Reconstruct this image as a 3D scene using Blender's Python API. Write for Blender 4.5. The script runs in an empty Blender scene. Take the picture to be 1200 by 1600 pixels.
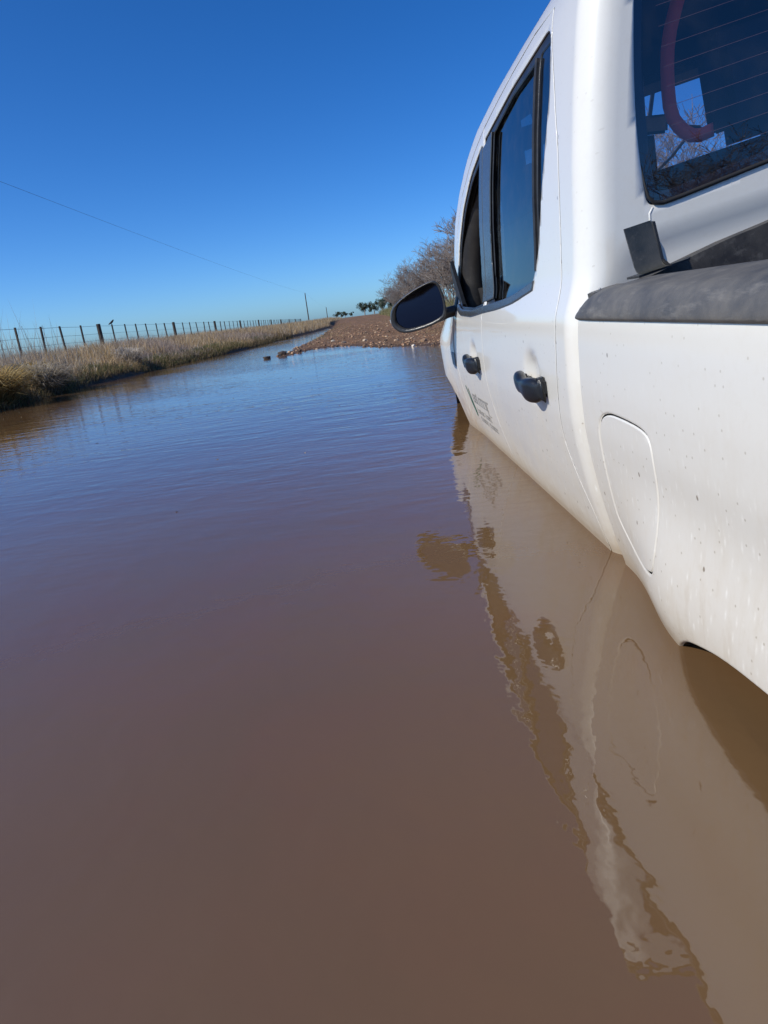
import bpy, bmesh, math, random
import numpy as np
from mathutils import Matrix, Vector
from mathutils.geometry import delaunay_2d_cdt
random.seed(7); rng=np.random.default_rng(11)
R=math.radians; PI=math.pi
C=bpy.context.scene.collection
SC=bpy.context.scene

# ---------------------------------------------------------------- camera
EYE=(0.0,0.0,0.60)
cam_d=bpy.data.cameras.new('camera'); cam=bpy.data.objects.new('camera',cam_d); C.objects.link(cam)
cam_d.lens=1050/1600*36; cam_d.sensor_width=36; cam_d.sensor_fit='AUTO'
cam_d.clip_start=0.02; cam_d.clip_end=5000
Rm=np.array([[0.99187481,0.1271002,-0.00546829],[-0.04108663,0.27936247,-0.95930626],[-0.12040039,0.95173639,0.28231471]])
M4=Matrix.Identity(4)
for i in range(3):
    for j in range(3): M4[i][j]=Rm[i][j]
M4.translation=Vector(EYE); cam.matrix_world=M4
SC.camera=cam
# ---------------------------------------------------------------- sky, sun, exposure
SUN_EL=36.0; SUN_AZ=204.0          # direction towards the sun, measured from +X
w=bpy.data.worlds.new('World'); SC.world=w; w.use_nodes=True
nt=w.node_tree; bg=nt.nodes['Background']
sky=nt.nodes.new('ShaderNodeTexSky'); sky.sky_type='NISHITA'; sky.sun_disc=False
sky.sun_elevation=R(SUN_EL); sky.sun_rotation=R(90-SUN_AZ); sky.altitude=200
sky.air_density=0.6; sky.dust_density=1.0; sky.ozone_density=1.0
hs=nt.nodes.new('ShaderNodeHueSaturation'); hs.inputs['Saturation'].default_value=1.38
nt.links.new(sky.outputs[0],hs.inputs['Color']); gr=nt.nodes.new('ShaderNodeMix'); gr.data_type='RGBA'; gr.blend_type='MULTIPLY'; gr.inputs[0].default_value=1; gr.inputs[7].default_value=(.62,.93,1.24,1)
nt.links.new(hs.outputs[0],gr.inputs[6]); nt.links.new(gr.outputs[2],bg.inputs[0]); bg.inputs[1].default_value=0.128
sl=bpy.data.lights.new('sun','SUN'); sun=bpy.data.objects.new('sun',sl); C.objects.link(sun)
sl.energy=4.1; sl.angle=R(0.55); sl.color=(1.0,0.94,0.84)
sd=Vector((math.cos(R(SUN_EL))*math.cos(R(SUN_AZ)),math.cos(R(SUN_EL))*math.sin(R(SUN_AZ)),math.sin(R(SUN_EL))))
sun.rotation_euler=sd.to_track_quat('Z','Y').to_euler(); sun.location=(-20,5,25)
SC.view_settings.view_transform='Standard'; SC.view_settings.look='None'
SC.view_settings.exposure=0.10; SC.view_settings.gamma=1.0
SC.render.engine='CYCLES'
try:
    SC.cycles.max_bounces=10; SC.cycles.transparent_max_bounces=12
    SC.cycles.caustics_reflective=False; SC.cycles.caustics_refractive=False
except Exception: pass

# ---------------------------------------------------------------- material helpers
class NT:
    def __init__(s,name):
        s.m=bpy.data.materials.new(name); s.m.use_nodes=True; s.t=s.m.node_tree; s.b=s.t.nodes['Principled BSDF']
        s.out=s.t.nodes['Material Output']
    def n(s,typ,**k):
        nd=s.t.nodes.new(typ)
        for a,v in k.items(): setattr(nd,a,v)
        return nd
    def l(s,a,b): s.t.links.new(a,b)
    def coord(s,which='Object',scale=(1,1,1),loc=(0,0,0),rot=(0,0,0)):
        tc=s.n('ShaderNodeTexCoord'); mp=s.n('ShaderNodeMapping'); mp.inputs['Scale'].default_value=scale
        mp.inputs['Location'].default_value=loc; mp.inputs['Rotation'].default_value=rot
        s.l(tc.outputs[which],mp.inputs[0]); return mp.outputs[0]
    def noise(s,vec,scale,detail=4,rough=.5,dist=0):
        nz=s.n('ShaderNodeTexNoise'); nz.inputs['Scale'].default_value=scale; nz.inputs['Detail'].default_value=detail
        nz.inputs['Roughness'].default_value=rough; nz.inputs['Distortion'].default_value=dist
        if vec is not None: s.l(vec,nz.inputs['Vector'])
        return nz.outputs['Fac']
    def vor(s,vec,scale,feat='F1',rand=1):
        v=s.n('ShaderNodeTexVoronoi'); v.feature=feat; v.inputs['Scale'].default_value=scale; v.inputs['Randomness'].default_value=rand
        s.l(vec,v.inputs['Vector']); return v
    def yz(s,sy=1,sz=1,rot=0):
        x=s.sep(s.coord()); c=s.n('ShaderNodeCombineXYZ'); s.l(x[1],c.inputs[0]); s.l(x[2],c.inputs[1])
        mp=s.n('ShaderNodeMapping'); mp.inputs['Scale'].default_value=(sy,sz,1); mp.inputs['Rotation'].default_value=(0,0,rot); s.l(c.outputs[0],mp.inputs[0]); return mp.outputs[0]
    def vor2(s,vec,scale):
        v=s.n('ShaderNodeTexVoronoi'); v.voronoi_dimensions='2D'; v.inputs['Scale'].default_value=scale; s.l(vec,v.inputs['Vector']); return v
    def ramp(s,fac,stops):
        r=s.n('ShaderNodeValToRGB'); e=r.color_ramp.elements
        while len(e)<len(stops): e.new(.5)
        for k,(p,c) in enumerate(stops):
            e[k].position=p; e[k].color=(c if isinstance(c,tuple) else (c,c,c))+((1,) if not isinstance(c,tuple) or len(c)==3 else ())
        s.l(fac,r.inputs[0]); return r.outputs[0]
    def mix(s,fac,a,b,typ='MIX'):
        m=s.n('ShaderNodeMix'); m.data_type='RGBA'; m.blend_type=typ
        if isinstance(fac,(int,float)): m.inputs[0].default_value=fac
        else: s.l(fac,m.inputs[0])
        for inp,v in ((m.inputs[6],a),(m.inputs[7],b)):
            if isinstance(v,tuple): inp.default_value=v+(1,) if len(v)==3 else v
            else: s.l(v,inp)
        return m.outputs[2]
    def math(s,op,a,b=None,clamp=False):
        m=s.n('ShaderNodeMath'); m.operation=op; m.use_clamp=clamp
        for i,v in enumerate((a,b)):
            if v is None: continue
            if isinstance(v,(int,float)): m.inputs[i].default_value=v
            else: s.l(v,m.inputs[i])
        return m.outputs[0]
    def sep(s,vec):
        x=s.n('ShaderNodeSeparateXYZ'); s.l(vec,x.inputs[0]); return x.outputs
    def mr(s,v,a,b,c=0,d=1,smooth=False):
        m=s.n('ShaderNodeMapRange'); m.clamp=True
        if smooth: m.interpolation_type='SMOOTHSTEP'
        s.l(v,m.inputs[0])
        for i,x in enumerate((a,b,c,d)): m.inputs[i+1].default_value=x
        return m.outputs[0]
    def bump(s,h,strength,dist=.01,normal=None):
        b=s.n('ShaderNodeBump'); b.inputs['Strength'].default_value=strength; b.inputs['Distance'].default_value=dist
        s.l(h,b.inputs['Height'])
        if normal is not None: s.l(normal,b.inputs['Normal'])
        return b.outputs[0]
    def base(s,c): 
        if isinstance(c,tuple): s.b.inputs['Base Color'].default_value=c+(1,)
        else: s.l(c,s.b.inputs['Base Color'])
    def set(s,**k):
        for a,v in k.items():
            i=s.b.inputs[a.replace('_',' ')]
            if isinstance(v,(int,float)): i.default_value=v
            else: s.l(v,i)

def simple(name,col,rough=.5,metal=0,var=.15,scale=30,bump=0):
    m=NT(name); v=m.coord(); n=m.noise(v,scale,4,.6)
    dark=tuple(c*(1-var) for c in col); light=tuple(min(1,c*(1+var)) for c in col)
    m.base(m.mix(n,dark,light)); m.set(Roughness=rough,Metallic=metal)
    if bump: m.l(m.bump(m.noise(v,scale*8,3,.6),bump,.002),m.b.inputs['Normal'])
    return m.m

# white paint with road dust, dried splashes, mud specks (truck coordinates: x across, y along, z up)
def paint(name='white_paint',dirt=1.0):
    m=NT(name); v=m.coord(); s=m.sep(v)
    low=m.mr(s[2],.05,-.50,0,1)                     # splash zone over the sills
    cloud=m.noise(v,2.6,5,.6); fine=m.noise(v,60,3,.7)
    st=m.coord(scale=(1,1.0,.22)); streak=m.noise(st,26,4,.65)
    a=m.math('MULTIPLY',low,m.mr(cloud,.3,.75,.35,1))
    a=m.math('ADD',m.math('MULTIPLY',a,.80*dirt),m.math('MULTIPLY',m.mr(streak,.5,.72),m.math('MULTIPLY',low,.30*dirt)))
    a=m.math('ADD',a,m.math('MULTIPLY',m.mr(fine,.5,.8),.10*dirt),True)
    c=m.mix(a,(.71,.70,.66),(.46,.395,.305))
    # clean run-off dashes leaning with the spray
    vs=m.vor2(m.yz(1,.34,R(24)),78); d=m.math('MULTIPLY',m.mr(vs.outputs['Distance'],.30,.05),m.mr(m.noise(v,34,4,.7),.42,.60))
    gate=m.mr(m.sep(vs.outputs['Color'])[0],.55,.60)
    c=m.mix(m.math('MULTIPLY',m.math('MULTIPLY',d,gate),m.mr(s[2],.0,-.22,0,.42)),c,(.84,.83,.79))
    # brown flung specks
    vk=m.vor2(m.yz(1,.75),13); dk=m.mr(m.math('ADD',vk.outputs['Distance'],m.math('MULTIPLY',m.noise(v,150,2),.03)),.060,.045); gk=m.mr(m.sep(vk.outputs['Color'])[1],.72,.73)
    warp=m.mr(m.noise(v,90,2),.35,.42)
    c=m.mix(m.math('MULTIPLY',m.math('MULTIPLY',dk,gk),m.math('MULTIPLY',warp,.8)),c,(.16,.12,.08))
    vk2=m.vor2(m.yz(),55); dk2=m.mr(vk2.outputs['Distance'],.13,.07); gk2=m.mr(m.sep(vk2.outputs['Color'])[1],.86,.88)
    c=m.mix(m.math('MULTIPLY',m.math('MULTIPLY',dk2,gk2),m.mr(s[2],.2,-.2,.15,.6)),c,(.30,.25,.18))
    # orange mud baked round the front wheel arch
    fr=m.math('MULTIPLY',m.mr(s[1],2.9,3.45),m.mr(s[2],-.18,-.42)); mud=m.math('MULTIPLY',fr,m.mr(m.noise(v,22,4,.7),.35,.65))
    c=m.mix(m.math('MULTIPLY',mud,.8),c,(.36,.20,.09))
    ln=m.math('MULTIPLY',m.mr(s[2],-.44,-.52),m.mr(m.noise(v,9,4,.7),.3,.7)); c=m.mix(m.math('MULTIPLY',ln,.7),c,(.30,.20,.11))
    ge=m.n('ShaderNodeNewGeometry'); wz=m.sep(ge.outputs['Position'])[2]    # silt line left by the water on the panels
    tide=m.math('MULTIPLY',m.mr(m.math('ADD',wz,m.math('MULTIPLY',m.noise(v,35,4,.7),-.018)),.017,-.002),.85); c=m.mix(tide,c,(.26,.19,.13))
    film=m.math('MULTIPLY',m.mr(m.math('ADD',wz,m.math('MULTIPLY',m.noise(v,14,4,.7),-.09)),.06,-.03),.45); c=m.mix(film,c,(.47,.40,.29))
    m.base(c); m.set(Roughness=m.mr(a,0,.6,.30,.62)); m.b.inputs['Specular IOR Level'].default_value=.28
    m.l(m.mr(a,0,.5,.85,.15),m.b.inputs['Coat Weight']); m.b.inputs['Coat Roughness'].default_value=.035
    m.l(m.bump(m.noise(v,240,2,.6),.06,.001),m.b.inputs['Normal'])
    return m.m
PAINT=paint()
GAPSHADE=simple('seam_shade_grey',(.05,.048,.045),.8)  # dark skirt colour paints the shade inside door and cab gaps
def plastic(name,col,rough=.5,dust=.25):
    m=NT(name); v=m.coord(); n=m.noise(v,14,6,.65); g=m.noise(v,420,2,.5); st=m.noise(m.coord(scale=(1,.25,1)),40,4,.7)
    c=m.mix(m.math('MULTIPLY',m.mr(n,.35,.75),dust),col,(.23,.21,.18)); c=m.mix(m.math('MULTIPLY',m.mr(st,.55,.75),dust*.7),c,(.32,.30,.27))
    m.base(c); m.set(Roughness=rough); m.l(m.bump(g,.35,.0012),m.b.inputs['Normal']); return m.m
RAILP=plastic('grey_rail_plastic',(.055,.058,.065),.62,.55)
BLACKP=plastic('black_plastic',(.010,.011,.013),.38,.06)
TRIM=plastic('black_trim',(.012,.013,.016),.30,.10)
RUBBER=simple('rubber',(.014,.014,.015),.7)
SATIN=plastic('satin_pillar_film',(.045,.052,.06),.22,.08)
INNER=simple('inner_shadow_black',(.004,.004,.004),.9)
FABRIC=simple('seat_fabric',(.014,.015,.020),.9,0,.3,160,.3)
DASHM=plastic('dash_plastic',(.018,.018,.020),.5,.1)
REDW=simple('red_webbing',(.95,.13,.08),.7,0,.15,90,.2)
CHROME=simple('chrome',(.6,.6,.6),.15,1,.05)
STEEL=simple('wheel_steel',(.25,.25,.26),.35,.8,.1)
def glass_mat(name,tint,refl_rough=.0,alpha=.5):
    m=NT(name); t=m.t
    tr=m.n('ShaderNodeBsdfTransparent'); tr.inputs[0].default_value=tint+(1,)
    gl=m.n('ShaderNodeBsdfGlossy'); gl.inputs['Roughness'].default_value=refl_rough; gl.inputs[0].default_value=(.93,.97,1,1)
    df=m.n('ShaderNodeBsdfDiffuse'); df.inputs[0].default_value=(.35,.33,.29,1)
    ge=m.n('ShaderNodeNewGeometry'); dt=m.n('ShaderNodeVectorMath',operation='DOT_PRODUCT'); m.l(ge.outputs['Incoming'],dt.inputs[0]); m.l(ge.outputs['Normal'],dt.inputs[1])
    sch=m.math('POWER',m.math('SUBTRACT',1.0,m.math('ABSOLUTE',dt.outputs['Value']),True),5.0); frs=m.math('ADD',m.math('MULTIPLY',sch,.90),.095)
    mx=m.n('ShaderNodeMixShader'); m.l(frs,mx.inputs[0]); m.l(tr.outputs[0],mx.inputs[1]); m.l(gl.outputs[0],mx.inputs[2])
    v=m.coord(); dn=m.math('MULTIPLY',m.mr(m.noise(v,18,6,.7),.45,.8),.035)
    vk=m.vor(v,60); sp=m.math('MULTIPLY',m.mr(vk.outputs['Distance'],.10,.04),m.mr(m.sep(vk.outputs['Color'])[0],.9,.91))
    dn=m.math('ADD',dn,m.math('MULTIPLY',sp,.25))
    m2=m.n('ShaderNodeMixShader'); m.l(dn,m2.inputs[0]); m.l(mx.outputs[0],m2.inputs[1]); m.l(df.outputs[0],m2.inputs[2])
    m.l(m2.outputs[0],m.out.inputs[0]); return m.m
GL_SIDE=glass_mat('tinted_side_glass',(.20,.24,.28))
GL_REAR=glass_mat('tinted_rear_glass',(.76,.68,.78))
GL_WIND=glass_mat('windscreen_glass',(.80,.88,.88))
def mirror_mat():
    m=NT('mirror_glass'); m.base((.030,.034,.050)); m.set(Metallic=1.0,Roughness=.03); return m.m
MIRR=mirror_mat()

# ---------------------------------------------------------------- object helpers
def tag(o,label=None,cat=None,group=None,kind=None):
    if label: o['label']=label
    if cat: o['category']=cat
    if group: o['group']=group
    if kind: o['kind']=kind
    return o
def empty(name,loc=(0,0,0),rot=(0,0,0)):
    o=bpy.data.objects.new(name,None); C.objects.link(o); o.location=loc; o.rotation_euler=rot; o.empty_display_size=.2; return o
def link_mesh(name,me,mat,parent=None):
    o=bpy.data.objects.new(name,me); C.objects.link(o)
    if mat is not None: me.materials.append(mat)
    if parent is not None: o.parent=parent
    return o
def mesh_np(name,co,faces,mat,parent=None,smooth=True,normals=None):
    me=bpy.data.meshes.new(name); me.from_pydata([tuple(map(float,c)) for c in co],[],[tuple(map(int,f)) for f in faces]); me.update()
    if smooth: me.polygons.foreach_set('use_smooth',[True]*len(me.polygons))
    if normals is not None: me.normals_split_custom_set_from_vertices([tuple(map(float,n)) for n in normals])
    return link_mesh(name,me,mat,parent)
def fast_mesh(name,co,idx,counts,mat,parent=None,cols=None,smooth=False):
    """co (n,3), idx flat loop vertex ids, counts per face"""
    me=bpy.data.meshes.new(name); co=np.asarray(co,np.float32); idx=np.asarray(idx,np.int32); counts=np.asarray(counts,np.int32)
    me.vertices.add(len(co)); me.vertices.foreach_set('co',co.ravel())
    me.loops.add(len(idx)); me.loops.foreach_set('vertex_index',idx)
    me.polygons.add(len(counts)); st=np.concatenate([[0],np.cumsum(counts)[:-1]]).astype(np.int32)
    me.polygons.foreach_set('loop_start',st); me.polygons.foreach_set('loop_total',counts)
    if smooth: me.polygons.foreach_set('use_smooth',np.ones(len(counts),bool))
    me.update(calc_edges=True); me.validate()
    if cols is not None:
        a=me.color_attributes.new('col','FLOAT_COLOR','POINT'); c4=np.ones((len(co),4),np.float32); c4[:,:3]=cols; a.data.foreach_set('color',c4.ravel())
    return link_mesh(name,me,mat,parent)
def bm_obj(name,bm,mat,parent=None,smooth=False,bevel=0,seg=2):
    if bevel:
        bmesh.ops.bevel(bm,geom=[e for e in bm.edges if len(e.link_faces)==2 and e.calc_face_angle(0)>.5],offset=bevel,segments=seg,affect='EDGES',clamp_overlap=True)
    bmesh.ops.recalc_face_normals(bm,faces=bm.faces)
    me=bpy.data.meshes.new(name); bm.to_mesh(me); bm.free()
    if smooth or bevel: me.polygons.foreach_set('use_smooth',[True]*len(me.polygons))
    o=link_mesh(name,me,mat,parent)
    if bevel or smooth:
        try: me.set_sharp_from_angle(angle=R(50))
        except Exception: pass
    return o
def add_box(bm,c,s,rot=None):
    r=bmesh.ops.create_cube(bm,size=1); M=Matrix.Translation(c)@(rot or Matrix.Identity(4))@Matrix.Diagonal((s[0],s[1],s[2],1))
    bmesh.ops.transform(bm,matrix=M,verts=r['verts'])
def add_tube(bm,pts,rad,seg=8,cap=True):
    pts=[Vector(p) for p in pts]; rs=rad if isinstance(rad,(list,tuple)) else [rad]*len(pts); rings=[]
    prev=None
    for i,p in enumerate(pts):
        d=(pts[min(i+1,len(pts)-1)]-pts[max(i-1,0)]).normalized()
        a=prev if prev is not None else (Vector((0,0,1)) if abs(d.z)<.9 else Vector((1,0,0)))
        x=(a-d*a.dot(d)).normalized(); prev=x; y=d.cross(x)
        rings.append([bm.verts.new(p+(x*math.cos(t)+y*math.sin(t))*rs[i]) for t in [2*PI*k/seg for k in range(seg)]])
    for a,b in zip(rings,rings[1:]):
        for k in range(seg): bm.faces.new((a[k],a[(k+1)%seg],b[(k+1)%seg],b[k]))
    if cap: bm.faces.new(rings[0][::-1]); bm.faces.new(rings[-1])
def prism(bm,poly,axis,a,b):
    """poly list of 2D points, extruded along axis from a to b"""
    def P(p,t): 
        return {'x':(t,p[0],p[1]),'y':(p[0],t,p[1]),'z':(p[0],p[1],t)}[axis]
    A=[bm.verts.new(P(p,a)) for p in poly]; B=[bm.verts.new(P(p,b)) for p in poly]; n=len(poly)
    bm.faces.new(A); bm.faces.new(B[::-1])
    for k in range(n): bm.faces.new((A[k],B[k],B[(k+1)%n],A[(k+1)%n]))

# ================================================================ PICKUP TRUCK
RHO=R(11)                                  # the truck leans to its left in the hole
truck=empty('pickup_truck',(.44,0,.5),(0,-RHO,0))
tag(truck,'white dual cab pickup truck bogged door deep in muddy water, leaning left','pickup truck')
UC=.86                                     # centre plane across the truck
PW=np.array([-.908,-.508,-.455,-.404,-.352,-.300,-.239,-.178,-.099,0,.045,.075,.113,.191,.318,.444,.570,.627,.673,.717,.76])
PU=np.array([-.030,-.007,-.015,-.020,-.025,-.027,-.028,-.026,-.017,0,.011,.028,.047,.066,.093,.125,.162,.183,.207,.241,.30])
_wd=np.linspace(-.95,.80,701); _ud=np.interp(_wd,PW,PU); _k=np.hanning(25); _k/=_k.sum()
_us=np.convolve(np.pad(_ud,12,mode='edge'),_k,'valid')
def U0(wv): return np.interp(wv,_wd,_us)
def sst(x,a,b):
    t=np.clip((x-a)/(b-a),0,1); return t*t*(3-2*t)
YB=1.42; RC=.062
S0=YB+RC-RC*PI/2
def side_u(y,wv):
    u=U0(wv)
    u=u-.052*sst(y,1.36,1.0)*sst(wv,-.22,-.46)*(1-sst(y,.15,-.1))            # rear wheel flare
    u=u-.012*sst(y,3.05,3.5)*sst(wv,-.15,-.35)                                # front wheel flare
    u=u+.13*np.clip(y-3.60,0,9)**1.8                                          # nose tapers in plan
    u=u+.06*sst(y,3.1,3.7)*sst(wv,-.12,.05)                                   # bonnet side rolls in
    return u
DENTS=[(1.79,-.105,.060,.050,.020),(2.70,-.108,.058,.048,.018)]
def Msurf(s,wv,wrap=True):
    """unrolled side -> truck coordinates (u,y,w)"""
    s=np.asarray(s,float); wv=np.asarray(wv,float)
    if not wrap:
        u=side_u(s,wv)
        for (dy,dw,ry,rw,dep) in DENTS:
            q=((s-dy)/ry)**2+((wv-dw)/rw)**2; u=u+dep*np.exp(-q**1.6)
        return np.stack([u,s,wv],-1)
    us=side_u(np.maximum(s,YB+RC),wv)
    y=np.where(s>=YB+RC,s,0); u=us.copy()
    arc=(s<YB+RC)&(s>=S0); th=np.clip((YB+RC-s)/RC,0,PI/2)
    u=np.where(arc,us+RC*(1-np.cos(th)),u); y=np.where(arc,YB+RC-RC*np.sin(th),y)
    back=s<S0
    u=np.where(back,us+RC+(S0-s),u)
    dish=.010*sst(wv,.160,.105)*sst(S0-s,.0,.10)                             # pressed step low on the back wall
    dish=dish-.0*wv
    y=np.where(back,YB+dish,y)
    return np.stack([u,y,wv],-1)
def resample(poly,step):
    out=[]; n=len(poly)
    for k in range(n):
        a=np.array(poly[k],float); b=np.array(poly[(k+1)%n],float); L=np.linalg.norm(b-a); m=max(1,int(round(L/step)))
        for j in range(m): out.append(a+(b-a)*j/m)
    return np.array(out)
def chaikin(poly,it=2,closed=True):
    P=[np.array(p,float) for p in poly]
    for _ in range(it):
        Q=[]; n=len(P)
        for k in range(n if closed else n-1):
            a,b=P[k],P[(k+1)%n]; Q+= [a*.75+b*.25,a*.25+b*.75]
        if not closed: Q=[P[0]]+Q+[P[-1]]
        P=Q
    return [tuple(p) for p in P]
def rounded(poly,r,seg=4):
    out=[]; n=len(poly)
    for k in range(n):
        p0,p,p1=[np.array(poly[(k+i)%n],float) for i in (-1,0,1)]
        a=p0-p; b=p1-p; la,lb=np.linalg.norm(a),np.linalg.norm(b); rr=min(r if not isinstance(r,(list,tuple)) else r[k],la*.45,lb*.45)
        if rr<1e-4: out.append(tuple(p)); continue
        A=p+a/la*rr; B=p+b/lb*rr
        for j in range(seg+1):
            t=j/seg; out.append(tuple(A*(1-t)**2+2*p*t*(1-t)+B*t*t))
    return out
def inpoly(pts,poly):
    x,y=pts[:,0],pts[:,1]; P=np.array(poly); n=len(P); r=np.zeros(len(pts),bool); j=n-1
    for i in range(n):
        xi,yi=P[i]; xj,yj=P[j]; c=((yi>y)!=(yj>y))&(x<(xj-xi)*(y-yi)/((yj-yi) if yj!=yi else 1e-12)+xi); r^=c; j=i
    return r
def dist_poly(pts,poly,closed=True):
    P=np.array(poly,float); A=P if closed else P[:-1]; B=np.roll(P,-1,0) if closed else P[1:]
    best=np.full(len(pts),1e9)
    for a,b in zip(A,B):
        ab=b-a; L=(ab**2).sum()+1e-15; t=np.clip(((pts-a)@ab)/L,0,1); d=pts-(a+t[:,None]*ab); best=np.minimum(best,(d**2).sum(1))
    return np.sqrt(best)
def ccw(poly):
    P=np.array(poly); a=np.sum(P[:,0]*np.roll(P[:,1],-1)-np.roll(P[:,0],-1)*P[:,1]); return poly if a>0 else poly[::-1]
def panel(name,outline,holes,mat,parent,wrap=False,step=.02,r=.006,skirt=.02,hole_r=.004,mirror=False,off=0.0,hskirt=.03,surf=None,gap_shade=False):
    surf=surf or (lambda a,b:Msurf(a,b,wrap))
    O=resample(ccw(outline),step*.5); Hs=[resample(ccw(h),step*.5) for h in holes]
    if mirror: step*=2
    verts=[]; edges=[]; loops=[]
    def addloop(Pl):
        b=len(verts); verts.extend([tuple(p) for p in Pl]); n=len(Pl); edges.extend([(b+k,b+(k+1)%n) for k in range(n)]); loops.append((b,n))
    addloop(O)
    for h in Hs: addloop(h)
    pts=[]
    for L_,sgn in [(O,1)]+[(h,-1) for h in Hs]:
        tn=np.roll(L_,-1,0)-np.roll(L_,1,0); tn/=np.linalg.norm(tn,axis=1)[:,None]+1e-12; nr=np.stack([-tn[:,1],tn[:,0]],1)*sgn
        for dd in (.25*r,.6*r,1.05*r): pts.append(L_+nr*dd)
    lo=O.min(0); hi=O.max(0); gx,gy=np.meshgrid(np.arange(lo[0],hi[0],step),np.arange(lo[1],hi[1],step)); G=np.stack([gx.ravel(),gy.ravel()],1)
    ringp=np.concatenate(pts)
    def clean(Pn,mind):
        k=inpoly(Pn,O)
        for h in Hs: k&=~inpoly(Pn,h)
        Pn=Pn[k]; d=dist_poly(Pn,O)
        for h in Hs: d=np.minimum(d,dist_poly(Pn,h))
        return Pn[d>mind]
    ringp=clean(ringp,.2*r); G=clean(G,1.5*r)
    allp=verts+[tuple(p) for p in ringp]+[tuple(p) for p in G]
    rv,re,rf,ov,oe,of=delaunay_2d_cdt([Vector(p) for p in allp],edges,[],0,1e-7)
    V=np.array([tuple(v) for v in rv]); F=np.array([f for f in rf if len(f)==3])
    cen=V[F].mean(1); keep=inpoly(cen,O)
    for h in Hs: keep&=~inpoly(cen,h)
    F=F[keep]
    dO=dist_poly(V,O); rr=np.full(len(V),r); d=dO.copy()
    for h in Hs:
        dh=dist_poly(V,h); m_=dh<d; d=np.where(m_,dh,d); rr=np.where(m_,hole_r,rr)
    q=np.clip(rr-d,0,None); depth=rr-np.sqrt(np.clip(rr**2-q**2,0,None))
    e=1e-3
    P=surf(V[:,0],V[:,1]); N=np.cross(surf(V[:,0]+e,V[:,1])-surf(V[:,0]-e,V[:,1]),surf(V[:,0],V[:,1]+e)-surf(V[:,0],V[:,1]-e))
    N/=np.linalg.norm(N,axis=1)[:,None]+1e-12
    flip=N[:,0].mean()>0
    if flip: N=-N
    if N[:,0].mean()>-.05 and N[:,1].mean()>0: N=-N
    out=P-N*(depth-off)[:,None]
    # skirt
    rvl={}; 
    for i,ol in enumerate(ov):
        for o_ in ol: rvl[o_]=i
    vs=list(out); fs=[tuple(f) for f in F]; nn=list(N)
    # orient faces to N
    fn=np.cross(out[F[:,1]]-out[F[:,0]],out[F[:,2]]-out[F[:,0]]); sgn=(fn*N[F[:,0]]).sum(1)
    fs=[tuple(f) if s>0 else tuple(f[::-1]) for f,s in zip(F,sgn)]
    for li,(b,n) in enumerate(loops):
        ids=[rvl[b+k] for k in range(n)]; base=len(vs); dep=skirt if li==0 else hskirt
        if gap_shade:
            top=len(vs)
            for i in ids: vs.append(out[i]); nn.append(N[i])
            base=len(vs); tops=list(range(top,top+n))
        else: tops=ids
        for i in ids: vs.append(out[i]-N[i]*dep); nn.append(N[i])
        for k in range(n):
            a,b2,c,d_=tops[k],tops[(k+1)%n],base+(k+1)%n,base+k
            fs.append((a,d_,c,b2) if li==0 else (a,b2,c,d_))
    vs=np.array(vs)
    if mirror: vs=vs.copy(); vs[:,0]=2*UC-vs[:,0]; fs=[f[::-1] for f in fs]
    me=bpy.data.meshes.new(name); me.from_pydata(vs.tolist(),[],[tuple(int(i) for i in f) for f in fs]); me.update()
    me.polygons.foreach_set('use_smooth',[True]*len(me.polygons))
    if gap_shade: me.polygons.foreach_set('material_index',[0]*len(F)+[1]*(len(fs)-len(F)))
    vn=np.zeros(len(vs)*3); me.vertices.foreach_get('normal',vn); vn=vn.reshape(-1,3)
    if not mirror:
        flat=np.zeros(len(vs),bool); flat[:len(V)]=(d>1.04*rr); cn=vn.copy(); cn[flat]=np.array(nn)[flat]
        # faces of skirt: keep smooth auto
        me.normals_split_custom_set_from_vertices(cn.tolist())
    o_=link_mesh(name,me,mat,parent)
    if gap_shade: me.materials.append(GAPSHADE)
    return o_

# ---- outlines in (y,w)
SEAMR=[(1.675,.655),(1.614,.504),(1.568,.348),(1.566,.218),(1.562,.138),(1.541,.037),(1.548,-.046),(1.566,-.17),(1.570,-.237),(1.541,-.312),(1.492,-.406),(1.47,-.52),(1.46,-.75)]
SEAMF=[(2.452,.612),(2.452,.30),(2.455,.08),(2.462,.033),(2.473,-.032),(2.490,-.137),(2.490,-.221),(2.471,-.341),(2.445,-.43),(2.43,-.52),(2.43,-.75)]
SEAMN=[(3.20,.05),(3.20,-.081),(3.21,-.168),(3.21,-.75)]
SR=chaikin(SEAMR,2,False); SF=chaikin(SEAMF,2,False)
g=.0026
rd=[(y+g,w) for y,w in SR]+[(y-g,w) for y,w in SF[::-1]]+[(2.25,.634),(2.08,.650),(1.85,.662)]
fd=[(y+g,w) for y,w in SF]+[(y-g,w) for y,w in SEAMN[::-1]]+[(3.17,.16),(3.115,.265),(3.03,.385),(2.91,.480),(2.72,.552),(2.58,.588)]
winR=rounded([(1.668,.626),(2.05,.614),(2.430,.578),(2.430,.074),(2.226,.076),(2.017,.088),(1.82,.112),(1.762,.18),(1.690,.375),(1.651,.491)],[.05,.04,.01,.01,.03,.03,.05,.03,.05,.05],5)
winF=rounded([(2.474,.572),(2.705,.521),(2.886,.431),(3.00,.326),(3.085,.207),(3.10,.10),(3.00,.062),(2.693,.055),(2.474,.068)],[.01,.05,.06,.05,.05,.03,.03,.03,.01],5)
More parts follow.
